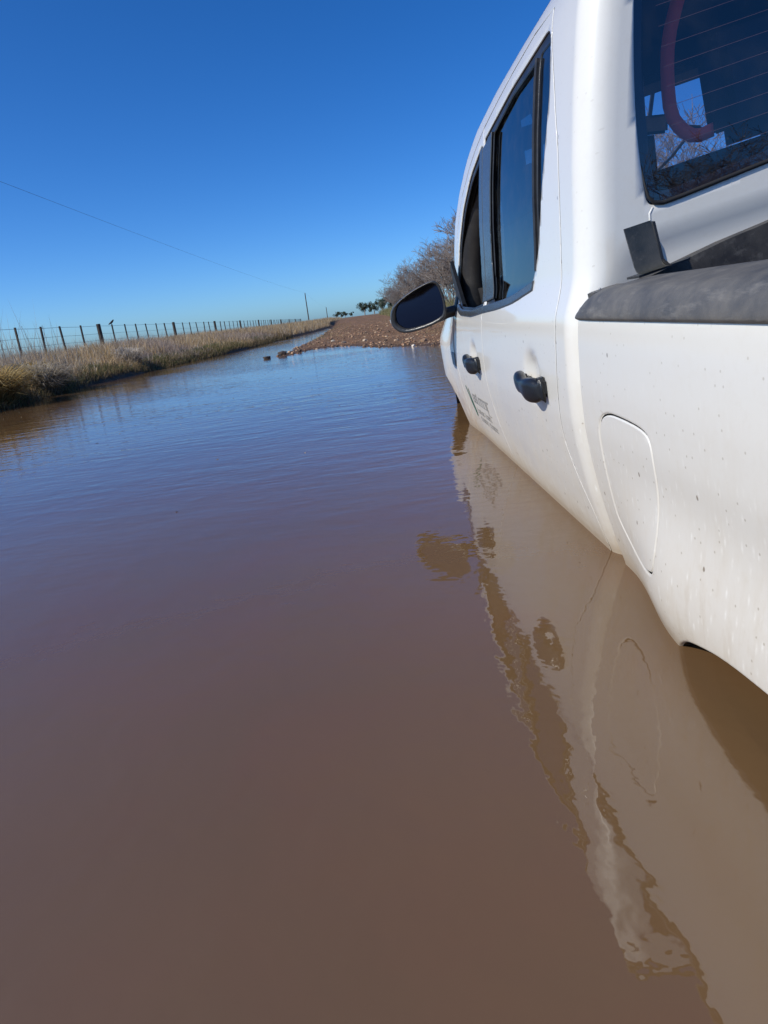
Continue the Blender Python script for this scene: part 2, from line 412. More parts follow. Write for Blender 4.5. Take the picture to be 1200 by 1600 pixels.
def truck_side(mir):
    sfx=mir
    dr=panel('rear_door',rd,[winR],PAINT,truck,mirror=mir,step=.018,r=.0012,gap_shade=True)
    df=panel('front_door',fd,[winF],PAINT,truck,mirror=mir,step=.018,r=.0012,gap_shade=True)
    # cab frame: C pillar + roof rail + A pillar, wraps round to the back wall with the rear window hole
    halfW=UC-(float(U0(.3))+RC)          # back wall half width in unrolled coordinates
    send=S0-halfW-.02
    fr_out=[(y-g,w) for y,w in SR[::-1]]+[(1.85,.666),(2.08,.654),(2.25,.638),(2.45,.616),(2.58,.592),(2.72,.556),(2.91,.484),(3.034,.388),(3.12,.267),(3.174,.16),(3.205,.054),(3.235,.05),(3.235,.16),(3.19,.285),(3.10,.41),(2.97,.507),(2.78,.59),(2.60,.640),(2.30,.675),(2.0,.690),(1.7,.695),(S0-.05,.695),(send,.70),(send,-.12),(S0-.05,-.12),(S0-.02,-.75)]
    # rear window edge follows the pillar: u const in truck frame -> s
    def su(u,w): return S0-(u-float(U0(w))-RC)
    _wl=np.linspace(.605,.245,25); _c=np.polyfit([.205,.30,.40,.51,.615],[.2045,.207,.219,.240,.264],3)
    rw=rounded([(su(float(np.polyval(_c,q_)),q_),q_) for q_ in _wl]+[(su(.203,.200),.200),(su(.45,.212),.212),(send+.004,.222),(send+.004,.640),(su(.45,.632),.632)],[.03]+[.001]*24+[.045,.03,.001,.001,.03],7)
    if not mir: cf=panel('cab_frame',fr_out,[rw],PAINT,truck,wrap=True,step=.018,r=.0012,hskirt=.02,mirror=mir,gap_shade=True)
    else: cf=panel('cab_frame',fr_out,[rw],PAINT,truck,wrap=True,step=.03,r=.008,hskirt=.02,mirror=mir)
    # rear glass, this half
    gl=[(a-.0 if a<send+.02 else a+.014,w+(.012 if w>.4 else -.012)) for a,w in rw]
    rg=panel('rear_window',gl,[],GL_REAR,truck,wrap=True,step=.05,r=.003,skirt=.004,mirror=mir,off=-.011)
    ring_o=[(a,w) for a,w in gl]
    # black frit border just behind the glass
    inner=[]
    cx=send; cw=.42
    for a,w in rw:
        inner.append((a if a<send+.02 else a-.024, w-.022 if w>.42 else w+.020))
    panel('window_border',[(a-.001 if a>=send+.02 else a,w) for a,w in gl],[[(a+ (.002 if a<send+.02 else 0),w) for a,w in inner]],BLACKP,rg,wrap=True,step=.03,r=.002,skirt=.002,mirror=mir,off=-.017,hskirt=.001)
    if not mir:
        # rubber lip under the rear window
        low=[p for p in rw if p[1]<.30]
    # heater lines
    bm=bmesh.new()
    for k in range(11):
        wv=.262+k*.034
        pts=[]
        s_a=su(.275+.05*(wv-.2),wv)
        for t in np.linspace(s_a,send+.01,8):
            p=Msurf(t,wv)+np.array([0,.0135,0]); p[0]=2*UC-p[0] if mir else p[0]; pts.append(tuple(p))
        add_tube(bm,pts,.00042,4)
    bm_obj('heater_line',bm,simple('heater_copper',(.22,.15,.12),.5) if not mir else bpy.data.materials['heater_copper'],rg)
    # side glass
    q0=[(1.672,.618),(2.05,.606),(2.305,.577),(2.318,.40),(2.322,.223),(2.30,.080)]
    gback=[(2.017,.090),(1.83,.113),(1.776,.16)]
    gmain=rounded([(1.800,.600),(2.05,.598),(2.300,.566),(2.318,.40),(2.322,.223),(2.322,.088),(2.017,.098),(1.800,.125)],.012)
    panel('window_glass',gmain,[],GL_SIDE,dr,step=.04,r=.002,skirt=.003,mirror=mir,off=-.016)
    gq=rounded([(1.680,.600),(1.768,.602),(1.772,.25),(1.772,.20),(1.705,.375),(1.668,.491)],.012)
    panel('quarter_glass',gq,[],GL_SIDE,dr,step=.04,r=.002,skirt=.003,mirror=mir,off=-.009)
    if mir: panel('window_glass',rounded([(2.50,.57),(2.705,.515),(2.886,.425),(2.99,.326),(3.075,.207),(3.09,.10),(2.50,.07)],.02),[],GL_SIDE,df,step=.05,r=.002,skirt=.003,mirror=True,off=-.012)
    # black frames
    wrO=[p for p in winR]
    def inset(poly,d):
        P=resample(ccw(poly),.012); tn=np.roll(P,-1,0)-np.roll(P,1,0); tn/=np.linalg.norm(tn,axis=1)[:,None]; nr=np.stack([-tn[:,1],tn[:,0]],1)
        Q=P+nr*d; k=dist_poly(Q,P)>abs(d)*.93; return [tuple(q) for q in Q[k]]
    panel('window_trim',inset(winR,-.001),[gmain,gq],TRIM,dr,step=.025,r=.003,skirt=.01,mirror=mir,off=-.006,hskirt=.012,hole_r=.003)
    panel('window_trim',inset(winF,-.001),[inset(winF,.020)],TRIM,df,step=.025,r=.003,skirt=.01,mirror=mir,off=-.006,hskirt=.02,hole_r=.003)
    # chrome-less belt moulding (ribbed rubber) along the sill of both windows
    for nm,par,y0,y1 in (('belt_moulding',dr,1.80,2.4515),('belt_moulding',df,2.4535,3.085)):
        def wl(y): return float(np.interp(y,[1.80,2.017,2.226,2.43,2.69,2.96,3.10],[.113,.086,.073,.066,.053,.058,.085]))
        bl=[(y,wl(y)-.012) for y in np.linspace(y0,y1,14)]+[(y,wl(y)+.012) for y in np.linspace(y1,y0,14)]
        panel(nm,bl,[],SATIN,par,step=.02,r=.004,skirt=.01,mirror=mir,off=.004)
    # satin B pillar covers
    bp=rounded([(2.304,.572),(2.4485,.556),(2.4485,.088),(2.312,.096),(2.332,.223),(2.322,.40)],.004)
    panel('pillar_cover',bp,[],SATIN,dr,step=.03,r=.003,skirt=.01,mirror=mir,off=.002)
    bp2=rounded([(2.4545,.566),(2.505,.556),(2.52,.38),(2.522,.177),(2.49,.086),(2.4545,.088)],.004)
    panel('pillar_cover',bp2,[],SATIN,df,step=.03,r=.003,skirt=.01,mirror=mir,off=.002)
    bm=bmesh.new()   # chrome-dark division bar of the quarter light
    pts=[Msurf(1.785,wv,False)+np.array([.004,0,0]) for wv in np.linspace(.145,.598,12)]
    for p in pts: p[0]=2*UC-p[0] if mir else p[0]
    add_tube(bm,[tuple(p) for p in pts],.0065,6); bm_obj('division_bar',bm,TRIM,dr,smooth=True)
    # fender
    arch=[(3.455,-.75),(3.452,-.47),(3.465,-.40),(3.51,-.345),(3.60,-.308),(3.80,-.285),(4.05,-.30),(4.22,-.36),(4.32,-.46),(4.34,-.75)]
    fen=[(3.21+g,-.75),(3.21+g,-.168),(3.20+g,-.081),(3.20+g,.046),(3.5,.040),(4.0,.02),(4.45,-.03),(4.62,-.08),(4.62,-.75)]+chaikin(arch,2,False)[::-1]
    fn=panel('front_fender',fen,[],PAINT,truck,mirror=mir,step=.025,r=.008,skirt=.04)
    # bed side with fuel flap hole and wheel arch
    ra=[(1.045,-.75),(1.040,-.545),(1.015,-.50),(.965,-.462),(.91,-.442),(.84,-.424),(.74,-.414),(.6,-.408),(.45,-.42),(.30,-.46),(.22,-.53),(.20,-.75)]
    bed=[(1.388,.046),(1.388,-.30),(1.392,-.75)]+chaikin(ra,2,False)+[(-.12,-.75),(-.12,.046)]
    flap=chaikin([(1.250,-.127),(1.296,-.150),(1.303,-.21),(1.303,-.33),(1.292,-.372),(1.225,-.402),(1.10,-.402),(1.070,-.38),(1.055,-.30),(1.048,-.20),(1.052,-.150),(1.075,-.133),(1.16,-.127)],2)
    bs=panel('bed_side',ccw(bed),[flap] if not mir else [],PAINT,truck,mirror=mir,step=.02,r=.006,skirt=.05,hskirt=.012,hole_r=.0035,gap_shade=False)
    if not mir:
        cxy=np.mean(np.array(flap),0); fl=[tuple(cxy+(np.array(p)-cxy)*np.array([.972,.976])) for p in flap]
        panel('fuel_flap',fl,[],PAINT,bs,step=.015,r=.003,skirt=.01,off=-.0005)
        bk=[tuple(cxy+(np.array(p)-cxy)*1.02) for p in flap]
        panel('flap_recess',bk,[],simple('flap_gap_grey',(.25,.23,.20),.8),bs,step=.05,r=.001,skirt=.001,off=-.012)
    return dr,df,fn,bs
DR,DF,FN,BS=truck_side(False)
truck_side(True)

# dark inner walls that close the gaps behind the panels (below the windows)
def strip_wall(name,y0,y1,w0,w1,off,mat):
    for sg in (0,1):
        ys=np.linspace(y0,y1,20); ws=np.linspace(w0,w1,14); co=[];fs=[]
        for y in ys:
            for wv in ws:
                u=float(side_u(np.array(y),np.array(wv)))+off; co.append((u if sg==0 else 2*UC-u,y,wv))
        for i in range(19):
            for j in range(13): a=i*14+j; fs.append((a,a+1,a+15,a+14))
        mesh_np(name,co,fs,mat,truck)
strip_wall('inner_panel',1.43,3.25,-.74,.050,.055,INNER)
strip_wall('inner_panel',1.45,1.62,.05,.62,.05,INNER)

# roof and windscreen
ys=list(np.linspace(YB+.0,3.235,44)); co=[];nu=25
edge_y=[1.30,1.7,2.0,2.30,2.60,2.78,2.97,3.10,3.19,3.235]; edge_w=[.697,.695,.690,.675,.640,.590,.507,.41,.285,.055]
def edge_pt(y):
    we=float(np.interp(y,edge_y,edge_w)); return float(side_u(np.array(y),np.array(we))),we
def cen_w(y): return float(np.interp(y,[1.42,1.55,2.0,2.5,2.75,3.0,3.7],[.745,.765,.775,.765,.735,.60,.13]))
def roof_pt(y,t,crown=1.0):
    u0,we=edge_pt(y); wc=cen_w(y); a=t*2-1; s=1-abs(a)
    rise=(1-(1-min(1,s*1.0))**3.2)
    u=u0+(2*UC-2*u0)*t
    return (u,y,we+(wc-we)*rise)
def loft(name,rows,mat,parent):
    n=len(rows[0]); co=[p for r_ in rows for p in r_]; fs=[]
    for i in range(len(rows)-1):
        for j in range(n-1): a=i*n+j; fs.append((a,a+1,a+n+1,a+n))
    return mesh_np(name,co,fs,mat,parent)
ts=1-np.cos(np.linspace(0,PI/2,14)); ts=np.concatenate([ts*.5,1-ts[::-1][1:]*.5])
ts=np.linspace(0,1,41)
ROOF_END=2.74
loft('roof',[[roof_pt(y,t) for t in ts] for y in np.linspace(YB-.002,ROOF_END,28)],PAINT,truck)
# windscreen: plan-curved surface from header to cowl
def ws_pt(k,t):
    a=abs(t*2-1); yh=ROOF_END+k*(3.72-ROOF_END); ye=ROOF_END+k*(3.235-ROOF_END)
    y=yh+(ye-yh)*a**3.0
    u0,we=edge_pt(ye); wc=cen_w(ROOF_END)+k*(.12-cen_w(ROOF_END)); wv=wc+(we-wc)*a**3.2
    return (u0+(2*UC-2*u0)*t,y,wv)
gl_rows=[];Ls=[];Rs=[]
loft('windscreen',[[ws_pt(k,t) for t in np.linspace(.035,.965,31)] for k in np.linspace(.06,.97,20)],GL_WIND,truck)
for a,b in ((0,.036),(.964,1)):
    loft('windscreen_pillar',[[ws_pt(k,t) for t in np.linspace(a,b,4)] for k in np.linspace(0,1,24)],PAINT,truck)
loft('roof_header',[[ws_pt(k,t) for t in ts] for k in np.linspace(0,.065,3)],PAINT,truck)
# bonnet, cowl, nose
def bon(y,t):
    wE=float(np.interp(y,[3.2,3.5,4.0,4.45,4.62],[.048,.042,.022,-.028,-.078])); u0=float(side_u(np.array(y),np.array(wE)))+.004
    a=abs(2*t-1); return (u0+(2*UC-2*u0)*t,y,wE+.004+(1-a**3)*float(np.interp(y,[3.2,4.2,4.62],[.085,.075,.03])))
loft('bonnet',[[bon(y,t) for t in ts] for y in np.linspace(3.2,4.62,24)],PAINT,truck)
rows=[]
for wv in np.linspace(-.08,-.72,10):
    r_=[]
    for t in np.linspace(0,1,31):
        a=2*t-1; u0=float(side_u(np.array(4.62),np.array(wv)))+.005
        r_.append((u0+(2*UC-2*u0)*t,4.62+.16*(1-abs(a)**2.5)+(.07 if wv<-.30 else 0)+.03*math.sin((wv+.08)*5),wv))
    rows.append(r_)
rows=[[bon(4.62,t) for t in np.linspace(0,1,31)]]+rows
loft('front_bumper',rows,PAINT,truck)
bm=bmesh.new()
for k in range(5): add_box(bm,(UC,4.80,-.11-k*.032),(.86,.03,.018))
add_box(bm,(UC,4.775,-.18),(.94,.03,.20)); bm_obj('grille',bm,BLACKP,truck,bevel=.004)
HL=simple('lamp_lens',(.55,.58,.6),.1)
for sg in (0,1):
    bm=bmesh.new(); prism(bm,[(.24,-.08),(.50,-.10),(.50,-.20),(.30,-.21),(.20,-.15)] if sg==0 else [(2*UC-.24,-.08),(2*UC-.50,-.10),(2*UC-.50,-.20),(2*UC-.30,-.21),(2*UC-.20,-.15)],'y',4.70,4.80)
    bm_obj('headlight',bm,HL,truck,bevel=.01)

# ---- bed: floor, liner, tailgate, headboard, rail caps
BED0=1.375; BED1=-.12
bm=bmesh.new()
add_box(bm,(UC,.63,-.43),(1.62,1.50,.03)); bm_obj('bed_floor',bm,RAILP,truck)
for sg in (0,1):
    bm=bmesh.new(); u=.115 if sg==0 else 2*UC-.115
    add_box(bm,(u,.62,-.19),(.02,1.50,.46)); bm_obj('bed_liner',bm,BLACKP,truck,bevel=.004)
bm=bmesh.new()
hp=[(.10,-.42),(.10,.072),(.16,.080),(.30,.098),(.50,.113),(UC,.120),(2*UC-.5,.113),(2*UC-.30,.098),(2*UC-.16,.080),(2*UC-.10,.072),(2*UC-.10,-.42)]
prism(bm,hp,'y',1.338,1.384); bm_obj('headboard',bm,plastic('textured_liner',(.022,.020,.020),.55,.30),truck,bevel=.012,seg=3)
bm=bmesh.new(); prism(bm,[(.0,-.62),(-.02,-.2),(.02,.05),(2*UC-.02,.05),(2*UC+.02,-.2),(2*UC,-.62)],'y',-.14,-.085)
TG=bm_obj('tailgate',bm,PAINT,truck,bevel=.008)
bm=bmesh.new(); add_box(bm,(UC,-.148,-.12),(.22,.02,.08)); bm_obj('handle',bm,BLACKP,TG,bevel=.006)
RAILSEC=[(.020,.030),(.0035,.0405),(.0030,.0455),(.0065,.056),(.014,.069),(.025,.079),(.038,.0845),(.060,.0865),(.110,.0850),(.134,.0825),(.141,.076),(.142,.02),(.125,.01)]
for sg in (0,1):
    secs=[]; RS=chaikin(RAILSEC,1,False)
    ysr=[BED1-.01]+list(np.linspace(0,1.30,30))+[1.335,1.36,1.378,1.388,1.392]
    for y in ysr:
        k=float(np.interp(y,[1.28,1.34,1.37,1.388,1.392],[0,.10,.30,.62,.9]))   # nose of the cap drops and thins
        r_=[]
        for (u,wv) in RS:
            uu=u+k*.004; ww=.0435+(wv-.0435)*(1-k*.85) if wv>.0435 else wv
            r_.append(((uu if sg==0 else 2*UC-uu),y-(.06*k if u>.06 else 0)*min(1,(u-.06)/.05 if u>.06 else 0),ww))
        secs.append(r_)
    n=len(secs[0]); co=[p for r_ in secs for p in r_]; fs=[(i*n+j,i*n+j+1,(i+1)*n+j+1,(i+1)*n+j) for i in range(len(secs)-1) for j in range(n-1)]
    fs.append(tuple((len(secs)-1)*n+j for j in range(n)))
    o=mesh_np('bed_rail',co,fs,RAILP,truck)
# tip of the cap running to the cab corner, with scuffed clip
bm=bmesh.new(); prism(bm,[(.036,1.375),(.050,1.392),(.085,1.398),(.10,1.385),(.098,1.34),(.05,1.33)],'z',.068,.0815); bm_obj('rail_tip',bm,RAILP,truck,bevel=.003)
bm=bmesh.new(); add_box(bm,(.062,1.376,.0832),(.004,.016,.003),Matrix.Rotation(R(-28),4,'Z')); bm_obj('scuffed_clip',bm,simple('bare_metal',(.6,.6,.6),.3,.6),truck,bevel=.001)
# bent black bracket standing on the rail
bm=bmesh.new()
prof=[(1.270,.0915),(1.284,.0925),(1.293,.097),(1.298,.106),(1.302,.14),(1.306,.176)]
outl=[(y,w_) for y,w_ in prof]+[(y+.0035,w_-.0005) for y,w_ in prof[::-1]]
def br(u0,u1,poly,nm,mat):
    bm=bmesh.new(); A=[];B=[]
    for (y,wv) in poly:
        sh=(wv-.0915)*-.03
        A.append(bm.verts.new((u0+sh,y,wv))); B.append(bm.verts.new((u1+sh,y,wv)))
    n=len(poly); bm.faces.new(A); bm.faces.new(B[::-1])
    for k in range(n): bm.faces.new((A[k],B[k],B[(k+1)%n],A[(k+1)%n]))
    return bm_obj(nm,bm,mat,truck,bevel=.0015)
BRK=plastic('bracket_black',(.020,.024,.024),.28,.25)
brk=br(.106,.156,outl,'rail_bracket',BRK)
bm=bmesh.new()
prism(bm,[(1.272,.090),(1.298,.104),(1.305,.172),(1.320,.174),(1.335,.092)],'x',.1565,.161)
o=bm_obj('bracket_flange',bm,BLACKP,brk,bevel=.001)
bm=bmesh.new(); prism(bm,[(.10,1.272),(.205,1.300),(.215,1.312),(.15,1.335),(.10,1.33)],'z',.0865,.0905); bm_obj('bracket_foot',bm,BLACKP,brk,bevel=.001)

# ---- rear window rubber lip + bright bead on the pillar joint below it
bm=bmesh.new()
def swp(pts,rad,nm,mat,seg=8,par=truck):
    bm=bmesh.new(); add_tube(bm,pts,rad,seg); return bm_obj(nm,bm,mat,par,smooth=True)
swp([(.207,YB+.006,.30),(.2045,YB-.001,.240),(.207,YB-.001,.218),(.216,YB-.001,.205),(.234,YB-.001,.1995),(.27,YB-.001,.2005),(.447,YB-.001,.2105),(UC,YB-.001,.222),(2*UC-.447,YB-.001,.2105)],[.0004,.002,.0036]+[.0042]*6,'window_seal',RUBBER)
swp([(.2125,YB+.003,.197),(.204,YB+.002,.188),(.2015,YB+.002,.172),(.2035,YB+.002,.14),(.2045,YB+.002,.10)],.0032,'joint_bead',PAINT)

# ---- handles
def handle(y0,y1,wc,par,lock,nm='door_handle'):
    # strap handle: front lobe (y1) narrows to a waist then widens to the rear end cap (y0)
    L_=y1-y0; rows=[]; N_=26
    for i in range(N_+1):
        t=i/N_; y=y0+t*L_
        stand=.030*math.sin(PI*min(1,max(0,(t*.90+.06))))**.55
        hh=.030 if t<.02 else float(np.interp(t,[0,.05,.16,.32,.46,.56,.70,.85,.95,1],[.008,.024,.032,.031,.023,.020,.027,.028,.020,.006]))
        th=float(np.interp(t,[0,.06,.25,.5,.8,.95,1],[.004,.014,.022,.015,.018,.014,.004]))
        wcc=wc+float(np.interp(t,[0,.3,.55,.8,1],[-.008,-.006,-.002,.004,.0]))
        u=float(side_u(np.array(y),np.array(wcc)))-stand
        r_=[]
        for k in range(18):
            a=2*PI*k/18; ca,sa=math.cos(a),math.sin(a)
            r_.append((u+th*abs(ca)**.8*(1 if ca>0 else -1)*1.0,y,wcc+hh*abs(sa)**.75*(1 if sa>0 else -1)))
        rows.append(r_)
    co=[p for r_ in rows for p in r_]; fs=[]
    for i in range(N_):
        for k in range(18): fs.append((i*18+k,i*18+(k+1)%18,(i+1)*18+(k+1)%18,(i+1)*18+k))
    fs.append(tuple(range(18))[::-1]); fs.append(tuple(N_*18+k for k in range(18)))
    h=mesh_np(nm,co,fs,TRIM_H,par)
    # foot posts joining it to the skin
    for yy,hw in ((y0+.022,.025),(y1-.026,.018)):
        bm=bmesh.new(); u=float(side_u(np.array(yy),np.array(wc))); add_box(bm,(u-.008,yy,wc-.002),(.036,.040,hw*2)); bm_obj('handle_mount',bm,BLACKP,h,bevel=.010,seg=3)
    # seam between cap and strap
    ys_=y0+.40*L_; u=float(side_u(np.array(ys_),np.array(wc)))-.030
    if lock:
        bm=bmesh.new(); bmesh.ops.create_cone(bm,cap_ends=True,segments=20,radius1=.0085,radius2=.0075,depth=.006,matrix=Matrix.Translation((u-.0155,y0+.10,wc-.002))@Matrix.Rotation(PI/2,4,'Y'))
        bm_obj('lock_cylinder',bm,CHROME,h,smooth=True)
    return h
TRIM_H=plastic('handle_black',(.007,.009,.013),.28,.05)
handle(1.645,1.868,-.118,DR,False)
handle(2.565,2.775,-.122,DF,True)

# ---- side mirror (driver side), glass faces back and inward
MO_=[(-.256,.146),(-.235,.171),(-.188,.193),(-.129,.211),(-.078,.22),(-.043,.221),(-.024,.203),(-.019,.151),(-.02,.107),(-.028,.070),(-.046,.048),(-.116,.036),(-.205,.038),(-.240,.050),(-.264,.08),(-.267,.111)]
mo=chaikin(MO_,1); mc=np.mean(np.array(mo),0); MY=3.10
def mrow(sc,dy,ycomp=.0,sh=(0,0)):
    return [(mc[0]+(p[0]-mc[0])*sc+sh[0],MY+dy+(p[0]-mc[0])*-.42,mc[1]+(p[1]-mc[1])*sc+sh[1]) for p in mo]
rows=[mrow(.85,.008,sh=(.006,.004)),mrow(.865,.0,sh=(.006,.004)),mrow(.96,-.004),mrow(.99,0),mrow(1.0,.012),mrow(1.0,.04),mrow(.97,.07),mrow(.88,.10),mrow(.70,.122),mrow(.4,.134),mrow(.05,.138)]
n=len(mo); co=[p for r_ in rows for p in r_]; fs=[(i*n+k,(i+1)*n+k,(i+1)*n+(k+1)%n,i*n+(k+1)%n) for i in range(len(rows)-1) for k in range(n)]
MH=mesh_np('side_mirror',co,fs,plastic('mirror_shell',(.018,.019,.021),.30,.10),truck)
gr=mrow(.862,.006,sh=(.006,.004)); cm=tuple(np.mean(np.array(gr),0)+np.array([0,-.0015,0])); co=gr+[cm]
mesh_np('mirror_glass',co,[(k,(k+1)%n,n) for k in range(n)],MIRR,MH,smooth=True)
swp([(-.055,MY+.05,.070),(-.01,MY+.055,.069),(.03,MY+.05,.067),(.065,MY+.035,.066)],[.030,.024,.024,.028],'mirror_arm',BLACKP,12,MH)
bm=bmesh.new()   # black sail plate where the arm meets the door
prism(bm,[(3.02,.060),(3.11,.066),(3.16,.10),(3.10,.23),(3.05,.27)],'x',.045,.060); bm_obj('mirror_sail',bm,BLACKP,MH,bevel=.003)
bm=bmesh.new(); add_box(bm,(-.262,MY+.10,.11),(.012,.05,.022)); bm_obj('indicator_lamp',bm,HL,MH,bevel=.004)

# grey strip painted as the shadow in the fender gap, and badge
pb=panel('fender_badge',rounded([(3.235,-.120),(3.330,-.118),(3.345,-.178),(3.250,-.184)],.006),[],simple('badge_grey',(.10,.11,.12),.3,.5,.4,120),FN,step=.03,r=.002,skirt=.002,off=.004)
panel('gap_shadow_strip',rounded([(3.212,.045),(3.232,.045),(3.252,-.118),(3.238,-.120)],.002),[],simple('gap_shadow_grey',(.16,.17,.18),.4),FN,step=.02,r=.001,skirt=.001,off=.0015)

# ---- door emblem: green V strokes over rows of weathered grey lettering
def decal(name,polys,mat,par,off=.0012):
    co=[];fs=[]
    for P in polys:
        P=resample(P,.02); b=len(co)
        for y,wv in P: u=float(side_u(np.array(y),np.array(wv)))-off; co.append((u,y,wv))
        fs.append(tuple(range(b,b+len(P))))
    me=bpy.data.meshes.new(name); bm=bmesh.new(); vs=[bm.verts.new(c) for c in co]
    for f in fs: bm.faces.new([vs[i] for i in f])
    bmesh.ops.triangulate(bm,faces=bm.faces); bm.to_mesh(me); bm.free(); return link_mesh(name,me,mat,par)
GREEN=simple('emblem_green',(.02,.12,.07),.5); GREY=simple('lettering_grey',(.27,.265,.255),.6)
decal('door_emblem',[[(3.115,-.262),(3.098,-.262),(3.022,-.372),(3.008,-.398),(3.03,-.398),(3.04,-.368)],[(3.060,-.270),(3.046,-.270),(3.000,-.370),(3.008,-.398),(3.018,-.392)]],GREEN,DF)
gl_=[]
def glyph_row(y,w0,h,n,wd,gap,th):
    rr=random.Random(int(w0*1000)+n)
    for k in range(n):
        kind=rr.choice('lomtce')
        def bar(a,b,c,d): gl_.append([(y-a,w0+b),(y-c,w0+b),(y-c,w0+d),(y-a,w0+d)])
        bar(0,0,th,h*(1.25 if kind=='l' else 1))
        if kind in 'om': bar(wd-th,0,wd,h)
        if kind in 'oce': bar(th,0,wd-th if kind=='o' else wd,th); bar(th,h-th,wd-th if kind=='o' else wd,h)
        if kind=='t': bar(th,h-th,wd,h)
        if kind=='m': bar(th,h-th,wd-th,h); bar(wd/2-th/2,0,wd/2+th/2,h-th)
        if kind=='e': bar(th,h/2-th/2,wd*.85,h/2+th/2)
        y-=wd+gap
    return y
for (ya,wa,ha,na,wda,ga,tha) in ((2.975,-.325,.040,7,.038,.010,.009),(2.66,-.345,.062,1,.05,.01,.008),(2.955,-.372,.020,6,.020,.007,.005),(2.77,-.372,.020,5,.020,.007,.005),(2.935,-.408,.020,7,.018,.006,.005),(2.74,-.408,.020,7,.018,.006,.005)):
    gl_.clear(); ye=glyph_row(ya,wa,ha,na,wda,ga,tha); gl_.append([(ya,wa-.0005),(ye+ga,wa-.0005),(ye+ga,wa+.0035),(ya,wa+.0035)]); decal('door_lettering',gl_,GREY,DF)

# ---- cab interior
def seat(uc,y,w0,wtop,wid,hr_u,hr_w,nm='seat'):
    bm=bmesh.new(); add_box(bm,(uc,y+.26,w0),(wid,.50,.14)); 
    add_box(bm,(uc,y,(w0+wtop)/2),(wid,.12,wtop-w0),Matrix.Rotation(R(12),4,'X'))
    s=bm_obj(nm,bm,FABRIC,truck,bevel=.035,seg=3)
    for hu in hr_u:
        bm=bmesh.new(); add_box(bm,(hu,y-.05,hr_w),(.27,.10,.225)); h=bm_obj('headrest',bm,FABRIC,s,bevel=.035,seg=4)
        bm=bmesh.new(); add_box(bm,(hu,y-.05,hr_w-.11),(.012,.012,.08)); bm_obj('headrest_post',bm,CHROME,h)
    return s
seat(.435,2.42,-.32,.46,.44,[.45],.60); seat(1.27,2.42,-.32,.40,.50,[1.26],.53)
seat(.86,1.72,-.32,.275,1.36,[.618,1.12],.388,'rear_seat')
bm=bmesh.new(); prism(bm,[(3.02,-.30),(2.98,.06),(3.05,.13),(3.30,.14),(3.62,.085),(3.62,-.30)],'x',.13,2*UC-.13); bm_obj('dashboard',bm,DASHM,truck,bevel=.012)
bm=bmesh.new()
cen=Vector((.49,2.83,.06)); rot=Matrix.Rotation(R(-62),3,'X'); pts=[cen+rot@Vector((.185*math.cos(t),.185*math.sin(t),0)) for t in np.linspace(0,2*PI,33)]
add_tube(bm,pts,.014,8,False); add_tube(bm,[cen+rot@Vector((-.18,0,0)),cen,cen+rot@Vector((.18,0,0))],.015,6); add_tube(bm,[cen,cen+Vector((0,.2,-.1))],.03,8)
bm_obj('steering_wheel',bm,DASHM,truck,smooth=True)
bm=bmesh.new(); add_box(bm,(.955,2.98,.515),(.13,.02,.07),Matrix.Rotation(R(12),4,'Y')); add_tube(bm,[(.955,2.99,.54),(.96,2.90,.66)],.008,6); bm_obj('interior_mirror',bm,DASHM,truck,bevel=.012,seg=4)
swp([(1.085,2.98,.43),(1.03,3.02,.38),(.98,3.10,.34)],.006,'phone_mount',BLACKP,6)
bm=bmesh.new(); add_box(bm,(1.11,2.97,.44),(.06,.02,.045),Matrix.Rotation(R(20),4,'Y')); bm_obj('phone_holder',bm,BLACKP,truck,bevel=.006)
# headliner
loft('headliner',[[(lambda p:(p[0]+(.05 if t<.5 else -.05)*0+0,p[1],p[2]-.045))(roof_pt(y,t)) for t in np.linspace(.06,.94,15)] for y in np.linspace(YB+.06,ROOF_END,10)],FABRIC,truck)
bm=bmesh.new(); add_box(bm,(.52,2.84,.60),(.40,.12,.015),Matrix.Rotation(R(-30),4,'X')); bm_obj('sun_visor',bm,FABRIC,truck,bevel=.004); bm=bmesh.new(); add_box(bm,(1.55,2.84,.60),(.32,.12,.015),Matrix.Rotation(R(-30),4,'X')); bm_obj('sun_visor',bm,FABRIC,truck,bevel=.004)
bm=bmesh.new(); add_box(bm,(.95,2.72,.66),(.75,.26,.12)); bm_obj('overhead_console',bm,FABRIC,truck,bevel=.02)
# inner pillar trims
for sg in (0,1):
    f=(lambda u:u) if sg==0 else (lambda u:2*UC-u)
    swp([(f(float(U0(w_))+.085),y_,w_) for y_,w_ in ((2.60,.56),(2.75,.50),(2.91,.40),(3.02,.29),(3.12,.16),(3.14,.04))],[.045,.055,.065,.075,.08,.085],'inner_pillar',DASHM,12)
    swp([(f(.24),2.40,.60),(f(.205),2.42,.30),(f(.15),2.42,.0)],[.045,.05,.06],'inner_pillar',FABRIC,8)
    bm=bmesh.new(); prism(bm,[(1.50,-.1),(1.50,.40),(1.60,.40),(1.66,.15),(1.74,.05)],'x',f(.150),f(.160)); bm_obj('inner_pillar',bm,FABRIC,truck)
